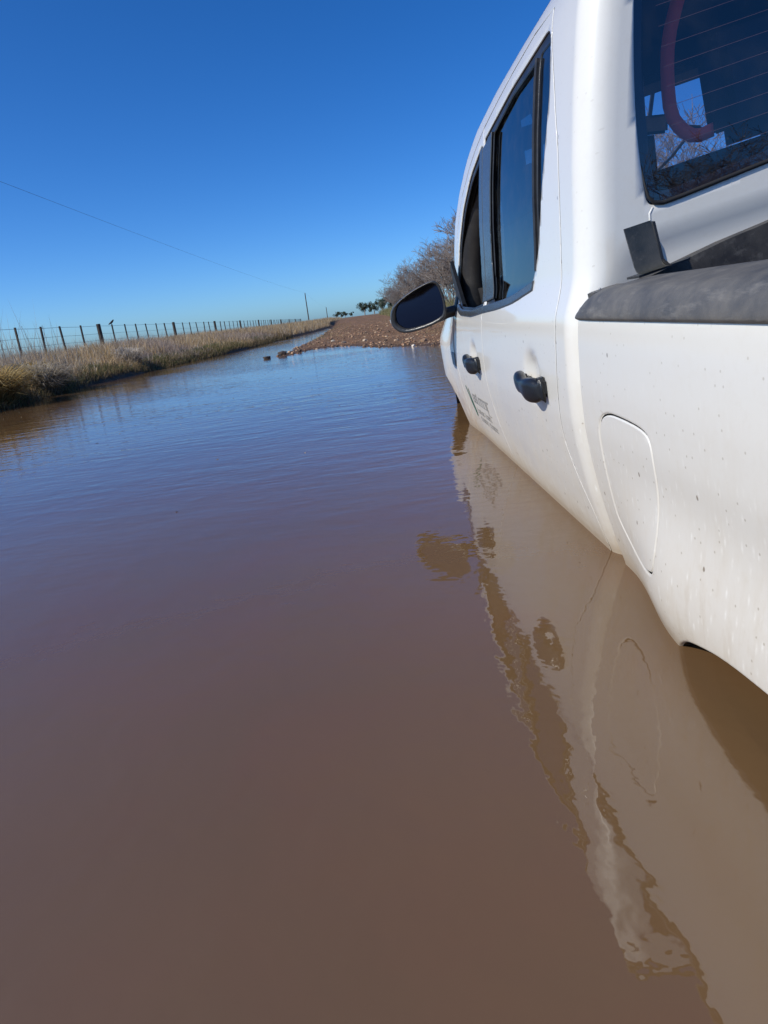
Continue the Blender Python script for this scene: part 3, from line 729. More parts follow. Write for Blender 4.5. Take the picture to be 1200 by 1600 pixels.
# red belt hanging behind the rear glass
belt=[(.425,.61),(.397,.558),(.368,.499),(.352,.432),(.3425,.362),(.356,.326),(.378,.3045),(.418,.3075)]
bp_=chaikin(belt,1,False); L=[];Rr=[]
for i,p in enumerate(bp_):
    a=np.array(bp_[max(i-1,0)]); b=np.array(bp_[min(i+1,len(bp_)-1)]); d=(b-a)/np.linalg.norm(b-a); nn_=np.array([-d[1],d[0]]); p=np.array(p)
    yy=1.55+.012*math.sin(i*.35); L.append((p[0]+nn_[0]*.0130,yy,p[1]+nn_[1]*.0130)); Rr.append((p[0]-nn_[0]*.0130,yy+.006,p[1]-nn_[1]*.0130))
co=L+Rr; n=len(L); fs=[(k,k+1,n+k+1,n+k) for k in range(n-1)]
sb=mesh_np('seat_belt',co,fs,REDW,truck); md=sb.modifiers.new('thick','SOLIDIFY'); md.thickness=.002
# ---- wheels
def wheel(u,y,wc,side):
    W=bpy.data.objects.new('wheel',None); C.objects.link(W); W.parent=truck
    bm=bmesh.new(); prof=[(.215,-.10),(.25,-.125),(.33,-.128),(.365,-.115),(.38,-.08),(.382,0),(.38,.08),(.365,.115),(.33,.128),(.25,.125),(.215,.10)]
    seg=56; rings=[]
    for (r_,x) in prof: rings.append([bm.verts.new((u+x,y+r_*math.cos(2*PI*k/seg),wc+r_*math.sin(2*PI*k/seg)*(1.0 if r_<.37 or k%2 else 1.012))) for k in range(seg)])
    for a,b in zip(rings,rings[1:]):
        for k in range(seg): bm.faces.new((a[k],a[(k+1)%seg],b[(k+1)%seg],b[k]))
    bm_obj('tyre',bm,RUBBER,W,smooth=True)
    bm=bmesh.new(); s=-1 if side==0 else 1
    for (r_,x,dp) in ((.215,.0,.19),(.07,s*.08,.05)):
        bmesh.ops.create_cone(bm,cap_ends=True,segments=32,radius1=r_,radius2=r_*.97,depth=dp,matrix=Matrix.Translation((u+x,y,wc))@Matrix.Rotation(PI/2,4,'Y'))
    for k in range(6): add_box(bm,(u+s*.09,y+.13*math.cos(k*PI/3),wc+.13*math.sin(k*PI/3)),(.03,.16,.045),Matrix.Rotation(k*PI/3,4,'X'))
    bm_obj('rim',bm,STEEL,W,bevel=.004)
for y in (.62,3.88):
    wheel(.135,y,-.90,0); wheel(2*UC-.135,y,-.90,1)
    for sg in (0,1):   # arch liners
        bm=bmesh.new(); u0=.03 if sg==0 else 2*UC-.03; u1=.33 if sg==0 else 2*UC-.33
        P=[(y+.47*math.cos(t),-.82+.47*math.sin(t)) for t in np.linspace(.02,PI-.02,18)]
        A=[bm.verts.new((u0,p[0],p[1])) for p in P]; B=[bm.verts.new((u1,p[0],p[1])) for p in P]
        for k in range(len(P)-1): bm.faces.new((A[k],A[k+1],B[k+1],B[k]))
        bm.faces.new(B)
        bm_obj('arch_liner',bm,INNER,truck,smooth=False)

# ================================================================ TERRAIN AND WATER
WATER=[(-4.2,-14),(-4.3,-3),(-4.5,3),(-4.6,7.5),(-4.62,8.8),(-4.75,10),(-4.95,11.6),(-4.7,12.8),(-4.55,14.2),(-4.62,15.6),(-4.35,17.6),(-4.1,19.5),(-3.75,21.5),(-3.70,25.2),(-3.4,31),(-2.9,37),(-2.5,42),(-2.1,50),(-1.98,55),
 (-1.85,55),(-1.75,48),(-1.62,40),(-1.5,32),(-1.45,26),(-1.6,21),(-1.66,18),(-1.6,15.6),(-1.72,14.1),(-1.45,13.9),(-1.2,15.2),(-.9,16.2),(-.5,15.6),(-.15,14.9),(.1,14.0),(.35,12.7),(.65,12.2),(.95,11.7),(1.3,10.7),(1.9,10.2),(2.8,9.6),(3.6,8.2),(4.0,5),(4.1,-2),(3.9,-14)]
WATER=chaikin(WATER,2)
LEFT_EDGE_X=lambda y: np.interp(y,[-14,3,8.8,12,16,20,25,31,42,55,80],[-4.2,-4.5,-4.62,-4.9,-4.5,-4.0,-3.7,-3.4,-2.5,-2.0,-2.0])
def vnoise(x,y,seed=0):
    xi=np.floor(x).astype(np.int64); yi=np.floor(y).astype(np.int64); fx=x-xi; fy=y-yi; fx=fx*fx*(3-2*fx); fy=fy*fy*(3-2*fy)
    def h(a,b): 
        n=(a*374761393+b*668265263+seed*974711)&0x7fffffff; n=((n^(n>>13))*1274126177)&0x7fffffff; return ((n^(n>>16))&0xffff)/65535.
    return (h(xi,yi)*(1-fx)+h(xi+1,yi)*fx)*(1-fy)+(h(xi,yi+1)*(1-fx)+h(xi+1,yi+1)*fx)*fy
def fbm(x,y,s,seed=0,o=4):
    r=0;a=.5
    for k in range(o): r=r+a*vnoise(x*s,y*s,seed+k); s*=2; a*=.5
    return r
def masks(x,y):
    """gravel road mask: 1 on road, 0 grass"""
    lx=LEFT_EDGE_X(y)
    road=sst(x,-2.2,-1.8)*(1-sst(x,3.1,3.9))*sst(y,7.5,8.5)
    return road
def height(x,y,sd=None):
    P=np.stack([np.ravel(x),np.ravel(y)],1)
    if sd is None:
        sd=np.empty(len(P)); sd[:]=60.0
        near=(P[:,0]>-30)&(P[:,0]<30)&(P[:,1]>-40)&(P[:,1]<90)
        sd[near]=dist_poly(P[near],WATER); ins=np.zeros(len(P),bool); ins[near]=inpoly(P[near],WATER); sd[ins]*=-1
    x,y=P[:,0],P[:,1]
    road=masks(x,y)
    hb=np.interp(sd,[-2,-.6,0,.15,.5,1.5,3,6,20],[-.7,-.25,0,.11,.20,.32,.42,.46,.45])+(fbm(x,y,1.3,3)-.47)*.16*np.clip(sd,0,1)
    hr=np.interp(sd,[-2,-.6,0,.4,1.5,5,12,22,60],[-.6,-.12,0,.035,.075,.17,.28,.37,.43])
    hr=hr+(fbm(x,y,3.1,9)-.47)*.09*np.clip(sd*1.5,.25,1)+(fbm(x,y*.35,1.4,19)-.47)*.13*np.clip(sd*.3,0,1)
    # ditch bank road edge: low shoulder
    h=hb*(1-road)+hr*road
    far=sst(y,70,140); h=h*(1-far)+(.45+(fbm(x,y,.03,5)-.5)*.08)*far
    return h,sd,road
def axis(segs):
    out=[segs[0][0]]
    for a,b,st in segs:
        n=max(1,int(round((b-a)/st))); out+=list(a+(b-a)*np.arange(1,n+1)/n)
    return np.array(out)
gx=axis([(-1500,-300,150),(-300,-60,20),(-60,-14,2.5),(-14,-6,.35),(-6,5,.11),(5,12,.5),(12,60,4),(60,300,20),(300,1500,150)])
gy=axis([(-400,-60,40),(-60,-16,4),(-16,7,.6),(7,20,.11),(20,34,.2),(34,60,.45),(60,120,2.5),(120,400,16),(400,2600,110)])
X,Y=np.meshgrid(gx,gy); H,SD,RD=height(X,Y)
nx,ny=len(gx),len(gy); I=np.arange(nx*ny).reshape(ny,nx); q=np.stack([I[:-1,:-1],I[:-1,1:],I[1:,1:],I[1:,:-1]],-1).reshape(-1,4)
wet=1-sst(SD,.0,.45)
cols=np.stack([RD,wet,np.clip(SD/10,0,1)],1)
def ground_mat():
    m=NT('ground'); v=m.coord()
    at=m.n('ShaderNodeAttribute'); at.attribute_name='col'; s=m.sep(at.outputs['Color'])
    n1=m.noise(v,1.1,6,.6); n2=m.noise(v,9,5,.7); n3=m.noise(v,38,4,.75)
    gv=m.ramp(n2,[(.25,(.13,.070,.038)),(.5,(.24,.135,.075)),(.68,(.35,.21,.12)),(.85,(.44,.30,.18))])
    gv=m.mix(m.mr(n3,.45,.7,0,.75),gv,(.075,.045,.03))
    vv=m.vor(v,11); peb=m.mr(vv.outputs['Distance'],.38,.25); gate=m.mr(m.sep(vv.outputs['Color'])[0],.45,.55)
    gv=m.mix(m.math('MULTIPLY',peb,m.math('MULTIPLY',gate,.7)),gv,m.ramp(m.sep(vv.outputs['Color'])[1],[(0,(.16,.10,.07)),(.6,(.34,.22,.14)),(1,(.52,.45,.38))]))
    gs=m.ramp(n2,[(.3,(.13,.095,.05)),(.6,(.24,.18,.105)),(.8,(.20,.17,.08))])
    c=m.mix(s[0],gs,gv)
    c=m.mix(m.math('MULTIPLY',s[1],.75),c,(.035,.022,.016))
    c=m.mix(m.mr(n1,.40,.66,0,.55),c,(.10,.062,.036)); m.base(c); m.set(Roughness=m.mr(s[1],0,1,.95,.75)); m.b.inputs['Specular IOR Level'].default_value=.25
    m.l(m.bump(m.math('ADD',n3,m.math('MULTIPLY',peb,.6)),.9,.03),m.b.inputs['Normal']); return m.m
g=fast_mesh('ground',np.stack([X.ravel(),Y.ravel(),H],1),q.ravel(),np.full(len(q),4),ground_mat(),cols=cols,smooth=True)
tag(g,kind='structure')

def water_mat():
    m=NT('muddy_water'); v=m.coord(); s=m.sep(v)
    big=m.noise(v,.55,3,.5)
    c=m.mix(m.mr(big,.3,.7),(.122,.070,.032),(.152,.091,.042))
    c=m.mix(m.mr(m.noise(v,2.3,4,.55,.6),.45,.75,0,.25),c,(.155,.062,.034))
    m.base(c); m.set(Roughness=.006,IOR=1.80); m.b.inputs['Specular IOR Level'].default_value=.5
    # wind ripples with crests across the view, calmer close to the camera
    va=m.coord(scale=(.30,1,1),rot=(0,0,R(6)))
    r1=m.noise(va,7.5,2.5,.55,.3); vb=m.coord(scale=(.42,1,1),rot=(0,0,R(-17))); r2=m.noise(vb,21,2,.5,.3)
    calm=m.mr(s[1],.9,3.3,.04,1,True); patch=m.mr(m.noise(m.coord(scale=(.6,1,1)),.33,2),.38,.62,.35,1)
    amp=m.math('MULTIPLY',calm,patch)
    h1=m.math('MULTIPLY',m.math('ADD',r1,m.math('MULTIPLY',r2,.38)),amp)
    # slow wobble near the truck
    w1=m.noise(m.coord(scale=(1,.8,1)),7.5,2.0,.45,.5); w2=m.noise(v,24,1.5,.5,.2); w3=m.noise(v,58,1.0,.5,.1)
    h2=m.math('ADD',m.math('ADD',m.math('MULTIPLY',w1,.34),m.math('MULTIPLY',w3,.030)),m.math('MULTIPLY',w2,.10))
    hh=m.math('ADD',m.math('MULTIPLY',h1,1.45),m.math('MULTIPLY',h2,1.05))
    m.l(m.bump(hh,1.0,.0042),m.b.inputs['Normal']); return m.m
wx=np.linspace(-7,7,29); wy=np.linspace(-14,58,73); WX,WY=np.meshgrid(wx,wy); I=np.arange(WX.size).reshape(WX.shape)
q=np.stack([I[:-1,:-1],I[:-1,1:],I[1:,1:],I[1:,:-1]],-1).reshape(-1,4)
wt=fast_mesh('water',np.stack([WX.ravel(),WY.ravel(),np.zeros(WX.size)],1),q.ravel(),np.full(len(q),4),water_mat(),smooth=True)
tag(wt,kind='structure')

# ================================================================ GRASS
def veg_mat(name,trans=.45,rough=.8):
    m=NT(name); at=m.n('ShaderNodeAttribute'); at.attribute_name='col'
    df=m.b; m.l(at.outputs['Color'],df.inputs['Base Color']); m.set(Roughness=rough)
    tl=m.n('ShaderNodeBsdfTranslucent'); m.l(at.outputs['Color'],tl.inputs[0]); mx=m.n('ShaderNodeMixShader'); mx.inputs[0].default_value=trans
    m.l(df.outputs[0],mx.inputs[1]); m.l(tl.outputs[0],mx.inputs[2]); m.l(mx.outputs[0],m.out.inputs[0]); return m.m
VEG=veg_mat('dry_blades')
def blades(name,x,y,ln,wd,lean,cols,label,cat):
    n=len(x); z,_,_=height(x,y); z=z-.01
    a=rng.uniform(0,2*PI,n); la=rng.uniform(0,2*PI,n); L=ln
    dx=np.cos(la)*lean*L; dy=np.sin(la)*lean*L
    px=np.cos(a)*wd/2; py=np.sin(a)*wd/2
    b=np.stack([x,y,z],1); off=np.stack([px,py,np.zeros(n)],1)
    m=b+np.stack([dx*.35,dy*.35,L*.55],1); t=b+np.stack([dx,dy,L*(1-.25*lean)],1)
    co=np.stack([b-off,b+off,m-off*.7,m+off*.7,t],1).reshape(-1,3)
    i0=np.arange(n)*5; idx=np.stack([i0,i0+1,i0+3,i0+2,i0+2,i0+3,i0+4],1).ravel(); cnt=np.tile([4,3],n)
    cc=np.repeat(cols,5,0)
    return tag(fast_mesh(name,co,idx,cnt,VEG,cols=cc),label,cat,kind='stuff')
PAL=1.2*np.array([(.43,.31,.16),(.37,.26,.14),(.48,.37,.22),(.32,.23,.15),(.40,.27,.11),(.27,.19,.12),(.47,.40,.30)])
def pick(n,pal,jit=.18):
    c=pal[rng.integers(0,len(pal),n)]; return np.clip(c*rng.uniform(1-jit,1+jit,(n,1)),0,1)
def scatter(n,y0,y1,dmin,dmax,pw=1.0,side=-1,ypow=1.6):
    y=y0+(y1-y0)*rng.random(n)**ypow; d=dmin+(dmax-dmin)*rng.random(n)**pw
    x=LEFT_EDGE_X(y)-d; return x,y
# main dry grass of the left bank
x,y=scatter(62000,5,34,.10,5.5,1.25); cl=fbm(x,y,1.1,31); k=rng.random(len(x))<np.clip((cl-.25)*2.6,.12,1); x,y=x[k],y[k]
d=LEFT_EDGE_X(y)-x; cl=fbm(x,y,.8,41)
ln=(.20+.32*cl)*rng.uniform(.5,1.25,len(x))*np.clip(.45+d*.4,.45,1.05)
mauve=np.array([(.40,.31,.24),(.33,.25,.20),(.46,.37,.29)]); c=pick(len(x),PAL); km=fbm(x,y,.5,77)>.5; c[km]=pick(km.sum(),mauve)
blades('dry_grass',x,y,ln,rng.uniform(.006,.015,len(x)),rng.uniform(.1,.75,len(x)),c*rng.uniform(.55,1.5,(len(x),1)),'dry straw coloured grass covering the left bank under the fence','grass')
x,y=scatter(26000,32,110,.1,9,1.2,ypow=1.8); cl=fbm(x,y,.5,31)
blades('dry_grass',x,y,(.22+.30*cl)*rng.uniform(.6,1.2,len(x)),rng.uniform(.014,.03,len(x)),rng.uniform(.1,.6,len(x)),pick(len(x),PAL),'paler dry grass on the far stretch of the left bank','grass')
# pale seeding heads and taller reeds
x,y=scatter(6500,6,26,.3,5,1.0); cl=fbm(x,y,.7,52)+.12*(y<13); k=cl>.48; x,y=x[k],y[k]
blades('seeding_grass',x,y,rng.uniform(.38,.70,len(x))+.45*rng.random(len(x))**5*(y<15),rng.uniform(.004,.008,len(x)),rng.uniform(.1,.5,len(x)),pick(len(x),np.array([(.52,.46,.38),(.44,.38,.30),(.38,.31,.25)])),'pale wispy seeding grass standing above the rest of the bank','grass')
x,y=scatter(800,7.5,13.5,.6,4.0,1.0)
blades('reed_stems',x,y,rng.uniform(.55,1.15,len(x))+.5*rng.random(len(x))**4,rng.uniform(.006,.009,len(x)),rng.uniform(.05,.35,len(x)),pick(len(x),np.array([(.36,.28,.20),(.28,.22,.17),(.42,.35,.26)])),'tall thin dry stems sticking up at the left end of the bank','reeds')
# green fringe at the waterline
x,y=scatter(22000,7,40,.02,.75,1.0,ypow=1.5); g_=fbm(x,y,.45,63)+.25*(y>11.5)*(y<24); k=g_>.60; x,y=x[k],y[k]
blades('green_grass',x,y,rng.uniform(.05,.16,len(x)),rng.uniform(.005,.010,len(x)),rng.uniform(.2,.9,len(x)),pick(len(x),np.array([(.10,.14,.035),(.15,.17,.05),(.20,.19,.07),(.08,.10,.03)])),'short green grass fringe along the left waterline','grass')
# dark sodden thatch hanging over the waterline
x,y=scatter(17000,6,34,-.05,.42,1.0,ypow=1.5)
blades('sodden_thatch',x,y,rng.uniform(.06,.19,len(x)),rng.uniform(.006,.014,len(x)),rng.uniform(.4,1.1,len(x)),pick(len(x),np.array([(.22,.16,.08),(.30,.21,.10),(.14,.10,.05),(.17,.16,.06),(.36,.27,.15)])),'dark sodden thatch overhanging the left waterline','grass')
# golden tussock on the near left bank: countable clumps
def tussock(cx,cy,r,hgt,n,label,pal):
    a=rng.uniform(0,2*PI,n); rr=r*np.sqrt(rng.random(n))*.5; x=cx+rr*np.cos(a); y=cy+rr*np.sin(a); z,_,_=height(x,y)
    z=np.maximum(z,0)-.02
    out=rng.uniform(.3,1.3,n)*r; L=hgt*rng.uniform(.45,1.35,n); wd=rng.uniform(.008,.018,n)
    dx=np.cos(a)*out; dy=np.sin(a)*out; b=np.stack([x,y,z],1); pa=a+PI/2; off=np.stack([np.cos(pa)*wd/2,np.sin(pa)*wd/2,0*a],1)
    m1=b+np.stack([dx*.3,dy*.3,L*.62],1); m2=b+np.stack([dx*.7,dy*.7,L*.90],1); t=b+np.stack([dx*1.15,dy*1.15,L*rng.uniform(.55,1.0,n)],1)
    co=np.stack([b-off,b+off,m1-off,m1+off,m2-off*.7,m2+off*.7,t],1).reshape(-1,3)-np.array([cx,cy,0])
    i0=np.arange(n)*7; idx=np.stack([i0,i0+1,i0+3,i0+2,i0+2,i0+3,i0+5,i0+4,i0+4,i0+5,i0+6],1).ravel(); cnt=np.tile([4,4,3],n)
    o=fast_mesh('grass_tussock',co,idx,cnt,VEG,cols=np.repeat(pick(n,pal,.45)*1.15,7,0)); o.location=(cx,cy,0); return tag(o,label,'tussock')
GP=1.0*np.array([(.44,.30,.10),(.38,.26,.10),(.34,.25,.11),(.26,.20,.08),(.50,.39,.18)]); DPal=np.array([(.34,.30,.24),(.26,.22,.17),(.42,.37,.29)])
tussock(-4.95,9.20,.55,.36,1500,'golden grass tussock at the left edge of the picture by the water',GP)
tussock(-5.02,10.9,.45,.36,1500,'grey drooping grass tussock just beyond the golden one',DPal)
tussock(-5.35,11.3,.35,.30,700,'small straw tussock on the bank right of the grey drooping one',GP*.9)
tussock(-5.0,15.3,.28,.34,600,'pale upright tussock on the bank before the first thick fence post',np.array([(.48,.43,.36),(.40,.35,.29)]))
# tall dead stalks at far left
for i,(x0,y0,h_,lab) in enumerate([(-5.9,10.5,1.55,'tallest dead stalk at the left edge of the picture'),(-5.62,10.9,1.15,'dead stalk just right of the tallest one'),(-6.0,12.0,1.0,'thin dead stalk leaning left before the second fence batten'),(-6.5,14.2,.95,'thin dead stalk between the third and fourth fence battens'),(-6.8,15.6,.9,'short dead stalk left of the first thick fence post'),(-6.1,10.0,1.05,'leftmost short dead stalk behind the golden tussock')]):
    bm=bmesh.new(); z0=float(height(np.array([x0]),np.array([y0]))[0][0]); ln_=.10*random.uniform(-1,1)
    pts=[(ln_*t*t*1.2-.05*t,0,h_*t) for t in np.linspace(0,1,7)]; add_tube(bm,pts,[.005,.0045,.004,.0035,.003,.002,.0012],5)
    rr=random.Random(i)
    for k in range(16):
        t=rr.uniform(.35,.98); a=rr.uniform(0,2*PI); l=rr.uniform(.05,.18)*(1.2-t); p=Vector((ln_*t*t*1.2-.05*t,0,h_*t)); add_tube(bm,[p,p+Vector((math.cos(a)*l*.5,math.sin(a)*l*.5,l*1.1))],[.0022,.001],4)
    o=bm_obj('dead_stalk',bm,simple('stalk_brown_%d'%i,(.20,.15,.11),.9) if i==0 else bpy.data.materials['stalk_brown_0'],None); o.location=(x0,y0,z0-.02); tag(o,lab,'stalk','dead stalks on the left bank')

# gravel stones (uncountable) over the road end
def stone_mesh(n_,seed):
    bm=bmesh.new(); bmesh.ops.create_icosphere(bm,subdivisions=1,radius=1); r_=random.Random(seed)
    for v in bm.verts: v.co*=r_.uniform(.7,1.15)
    V=np.array([v.co[:] for v in bm.verts]); F=np.array([[v.index for v in f.verts] for f in bm.faces]); bm.free(); return V,F
sv=[stone_mesh(0,s) for s in range(6)]
def stones(name,x,y,sz,cols,label):
    z,_,_=height(x,y); CO=[];ID=[];CC=[];b=0
    for i in range(len(x)):
        V,F=sv[i%6]; a=rng.uniform(0,2*PI); ca,sa=math.cos(a),math.sin(a); s=sz[i]*np.array([rng.uniform(.7,1.4),rng.uniform(.7,1.2),rng.uniform(.4,.8)])
        P=V*s; P=np.stack([P[:,0]*ca-P[:,1]*sa,P[:,0]*sa+P[:,1]*ca,P[:,2]],1)+np.array([x[i],y[i],z[i]+sz[i]*.15]); CO.append(P); ID.append(F+b); b+=len(V); CC.append(np.repeat(cols[i:i+1],len(V),0))
    idx=np.concatenate(ID); o=fast_mesh(name,np.concatenate(CO),idx.ravel(),np.full(len(idx),3),STONE,cols=np.concatenate(CC)); return tag(o,label,'gravel',kind='stuff')
def stone_mat():
    m=NT('stone'); at=m.n('ShaderNodeAttribute'); at.attribute_name='col'; v=m.coord(); m.base(m.mix(m.noise(v,60,4,.7),at.outputs['Color'],(.2,.15,.11),'MULTIPLY') if False else m.mix(m.mr(m.noise(v,60,4,.7),.4,.8,0,.5),at.outputs['Color'],(.12,.08,.05))); m.set(Roughness=.85); return m.m
STONE=stone_mat()
n=7500; y=9.6+34*rng.random(n)**1.7; x=rng.uniform(-1.75,3.4,n); P=np.stack([x,y],1); ins=inpoly(P,WATER); dd=dist_poly(P,WATER); k=(~ins)|(dd<.10); x,y,dd=x[k],y[k],dd[k]
stones('gravel',x,y,np.minimum(.05,rng.gamma(1.3,.0085,len(x))+.006),pick(len(x),np.array([(.30,.17,.095),(.38,.23,.13),(.19,.11,.065),(.43,.30,.19),(.30,.16,.09),(.10,.065,.045)]),.4),'reddish brown gravel strewn over the road end')
def rock(x,y,s,col,label,z=None,grp=None):
    V,F=sv[rng.integers(0,6)]; V=V*np.array([1.2,.9,.65])*s*rng.uniform(.92,1.08,(len(V),1)); z0=float(height(np.array([x]),np.array([y]))[0][0]) if z is None else z
    bm=bmesh.new(); vs=[bm.verts.new(v) for v in V]; [bm.faces.new([vs[i] for i in f]) for f in F]
    bmesh.ops.subdivide_edges(bm,edges=bm.edges,cuts=1,use_grid_fill=True,smooth=.6,fractal=.25,seed=int(rng.integers(1,99)))
    o=bm_obj('stone',bm,simple('rock_%d'%int(rng.integers(1e6)),col,.85,0,.35,14,.3),None); o.location=(x,y,z0+s*.25); o.rotation_euler=(0,0,rng.uniform(0,6)); return tag(o,label,'stone',grp)
rock(.91,11.55,.050,(.62,.55,.46),'white stone lying in the shallows before the gravel edge',.0)
rock(-1.86,13.9,.075,(.05,.035,.025),'dark clod standing alone in the water left of the gravel tip',.0)
rock(-1.60,14.5,.095,(.06,.04,.03),'bigger dark clod at the very tip of the gravel',.02)
rock(-1.30,15.2,.06,(.09,.06,.045),'small dark clod right of the tip clod on the gravel edge',.02)
rock(.75,13.6,.055,(.40,.27,.17),'tan stone on the gravel under the side mirror')
rock(.15,15.6,.07,(.46,.36,.26),'pale stone on the gravel in the middle of the road end')
rock(-.35,16.3,.06,(.34,.25,.18),'brown stone left of the pale stone on the gravel')
rock(1.15,12.3,.07,(.38,.24,.14),'orange brown stone near the shore below the mirror')
rock(-.62,17.2,.05,(.50,.44,.36),'small cream stone at the left of the road end')

n=70; y=2.2+9*rng.random(n)**.8; x=rng.uniform(-4.2,.25,n); n2=26; x=np.concatenate([x,-4.45+rng.random(n2)*.8]); y=np.concatenate([y,6+8*rng.random(n2)]); n+=n2
a=rng.uniform(0,PI,n); L=rng.uniform(.008,.035,n); W_=rng.uniform(.0012,.003,n); d1=np.stack([np.cos(a)*L/2,np.sin(a)*L/2,0*a],1); d2=np.stack([-np.sin(a)*W_,np.cos(a)*W_,0*a],1); b=np.stack([x,y,0*x+.0015],1); hz_=np.array([0,0,.002])
co=np.stack([b-d1,b+d2+hz_,b+d1,b-d2+hz_,b-np.array([0,0,.002])],1).reshape(-1,3); i0=np.arange(n)*5; idx=np.stack([i0,i0+1,i0+3,i0+1,i0+2,i0+3,i0,i0+4,i0+2],1).ravel()
tag(fast_mesh('floating_straw',co,idx,np.full(3*n,3),VEG,cols=np.repeat(pick(n,np.array([(.30,.22,.12),(.12,.08,.05),(.45,.38,.26)])),5,0)),'tiny bits of straw and leaf floating on the brown water','floating debris',kind='stuff')
# ================================================================ FENCE
def wood(name,c):
    m=NT(name); v=m.coord(scale=(1,1,.12)); n=m.noise(v,60,5,.7); m.base(m.mix(n,tuple(k*.45 for k in c),c)); m.set(Roughness=.9); m.l(m.bump(n,.6,.004),m.b.inputs['Normal']); return m.m
WOOD=wood('weathered_wood',(.075,.062,.052)); WIRE=simple('fence_wire_steel',(.16,.16,.16),.5,.6)
FX=-8.0
fence_posts=[(22.15,1),(31.2,1),(40.2,1),(49.0,1),(13.0,1),(58,1),(67,1),(76,1),(85,1),(94,1),(103,1)]
battens=[15.3,16.75,18.05,19.35,20.7,23.35,24.6,25.9,27.2,28.5,29.8]
yy=31.2
while yy<100:
    for k in range(1,6): battens.append(yy+k*1.5)
    yy+=9.0
battens+=[10.2,11.6]
bz=lambda y_: float(height(np.array([FX]),np.array([y_]))[0][0])
TOPZ=lambda y_: float(np.interp(y_,[0,22,50,110],[1.27,1.285,1.24,1.16]))
ordn=['first','second','third','fourth','fifth','sixth','seventh','eighth','ninth','tenth','eleventh']
bm=bmesh.new(); bmesh.ops.create_cone(bm,cap_ends=True,segments=10,radius1=.068,radius2=.060,depth=1.55,matrix=Matrix.Translation((0,0,.775)))
rr=random.Random(3)
for v in bm.verts: v.co.x+=rr.uniform(-.008,.008); v.co.y+=rr.uniform(-.008,.008)
post0=bm_obj('fence_post',bm,WOOD,None); used=False
srt=sorted([p[0] for p in fence_posts if p[0]>20])
for (py,_) in fence_posts:
    o=post0 if not used else post0.copy()
    if used: C.objects.link(o)
    used=True; z1=TOPZ(py)+.055; o.location=(FX,py,z1-1.55); o.rotation_euler=(R(rr.uniform(-1,1)),R(rr.uniform(-1.5,1.5)),rr.uniform(0,6))
    if py<20: lab='thick wooden fence post nearest the camera, at the left frame edge'
    else:
        i=srt.index(py); lab='%s thick wooden fence post counted from the left of the picture'%ordn[i]
    tag(o,lab,'fence post','thick posts of the wire fence')
bm=bmesh.new(); add_box(bm,(0,0,.48),(.038,.05,.96)); bat0=bm_obj('fence_batten',bm,WOOD,None,bevel=.004)
allp=sorted([p[0] for p in fence_posts]+[])
bcount={}
for i,by in enumerate(battens):
    o=bat0 if i==0 else bat0.copy()
    if i: C.objects.link(o)
    hl=.96
    o.location=(FX+rr.uniform(-.01,.01),by+rr.uniform(-.05,.05),TOPZ(by)+.03-hl); o.rotation_euler=(R(rr.uniform(-2.5,2.5)),R(rr.uniform(-2,2)),rr.uniform(-.3,.3)); o.scale=(1,1,1)
    if by<22.15:
        near=sorted([b for b in battens if b<22.15],reverse=True); k=near.index(by); lab='thin fence batten, %s to the left of the first thick post'%ordn[k]
    else:
        j=max(t for t in range(len(srt)) if srt[t]<by); seg=sorted([b for b in battens if b>srt[j] and (j+1>=len(srt) or b<srt[j+1])]); k=seg.index(by)
        lab='thin fence batten, %s to the right of the %s thick post'%(ordn[k],ordn[j])
    tag(o,lab,'fence batten','thin battens of the wire fence')
# wires
for zi,(dz,nm) in enumerate([(0,'top'),(-.235,'second from top'),(-.43,'third from top'),(-.60,'fourth from top')]):
    bm=bmesh.new(); pts=[]
    anch=sorted([p[0] for p in fence_posts]+battens)
    anch=[-6]+anch
    pts=[(FX-.045,a,TOPZ(a)+dz-(.0 if k%2 else .012)) for k,a in enumerate(anch)]
    add_tube(bm,pts,.0042 if zi==0 else .0034,4); o=bm_obj('fence_wire',bm,WIRE,None); tag(o,'%s wire strand of the fence on the left bank'%nm,'fence wire','wire strands of the fence')
# bird on the batten right of the first thick post
bm=bmesh.new()
by=23.35; 
def ell(bm,c,r_,rot=0,sub=2):
    q_=bmesh.ops.create_icosphere(bm,subdivisions=sub,radius=1); bmesh.ops.transform(bm,matrix=Matrix.Translation(c)@Matrix.Rotation(rot,4,'X')@Matrix.Diagonal((*r_,1)),verts=q_['verts'])
bird=bpy.data.objects.new('bird',None)
me=bpy.data.meshes.new('bird')
sk=[((0,-.10,-.01),.012),((0,-.055,.012),.022),((0,-.01,.035),.038),((0,.03,.062),.036),((0,.055,.092),.024),((0,.068,.112),.026),((0,.088,.116),.015),((0,.108,.113),.004)]
me.from_pydata([p for p,_ in sk],[(i,i+1) for i in range(len(sk)-1)],[]); bird=link_mesh('bird',me,simple('bird_feathers',(.035,.03,.028),.8),None)
md=bird.modifiers.new('skin','SKIN'); 
for i,(p,r_) in enumerate(sk): me.skin_vertices[0].data[i].radius=(r_*.85,r_)
me.skin_vertices[0].data[3].use_root=True
bird.modifiers.new('sub','SUBSURF').levels=1; bird.modifiers['sub'].render_levels=2
bird.location=(FX,by,TOPZ(by)+.045); bird.rotation_euler=(0,0,R(-60)); tag(bird,'small dark bird perched on a fence batten','bird')
bm=bmesh.new()
for s in (-1,1): add_tube(bm,[(s*.012,.0,.02),(s*.012,.006,-.012)],.0025,5); add_tube(bm,[(s*.012,-.006,-.013),(s*.012,.02,-.013)],.002,4)
bm_obj('leg',bm,INNER,bird)

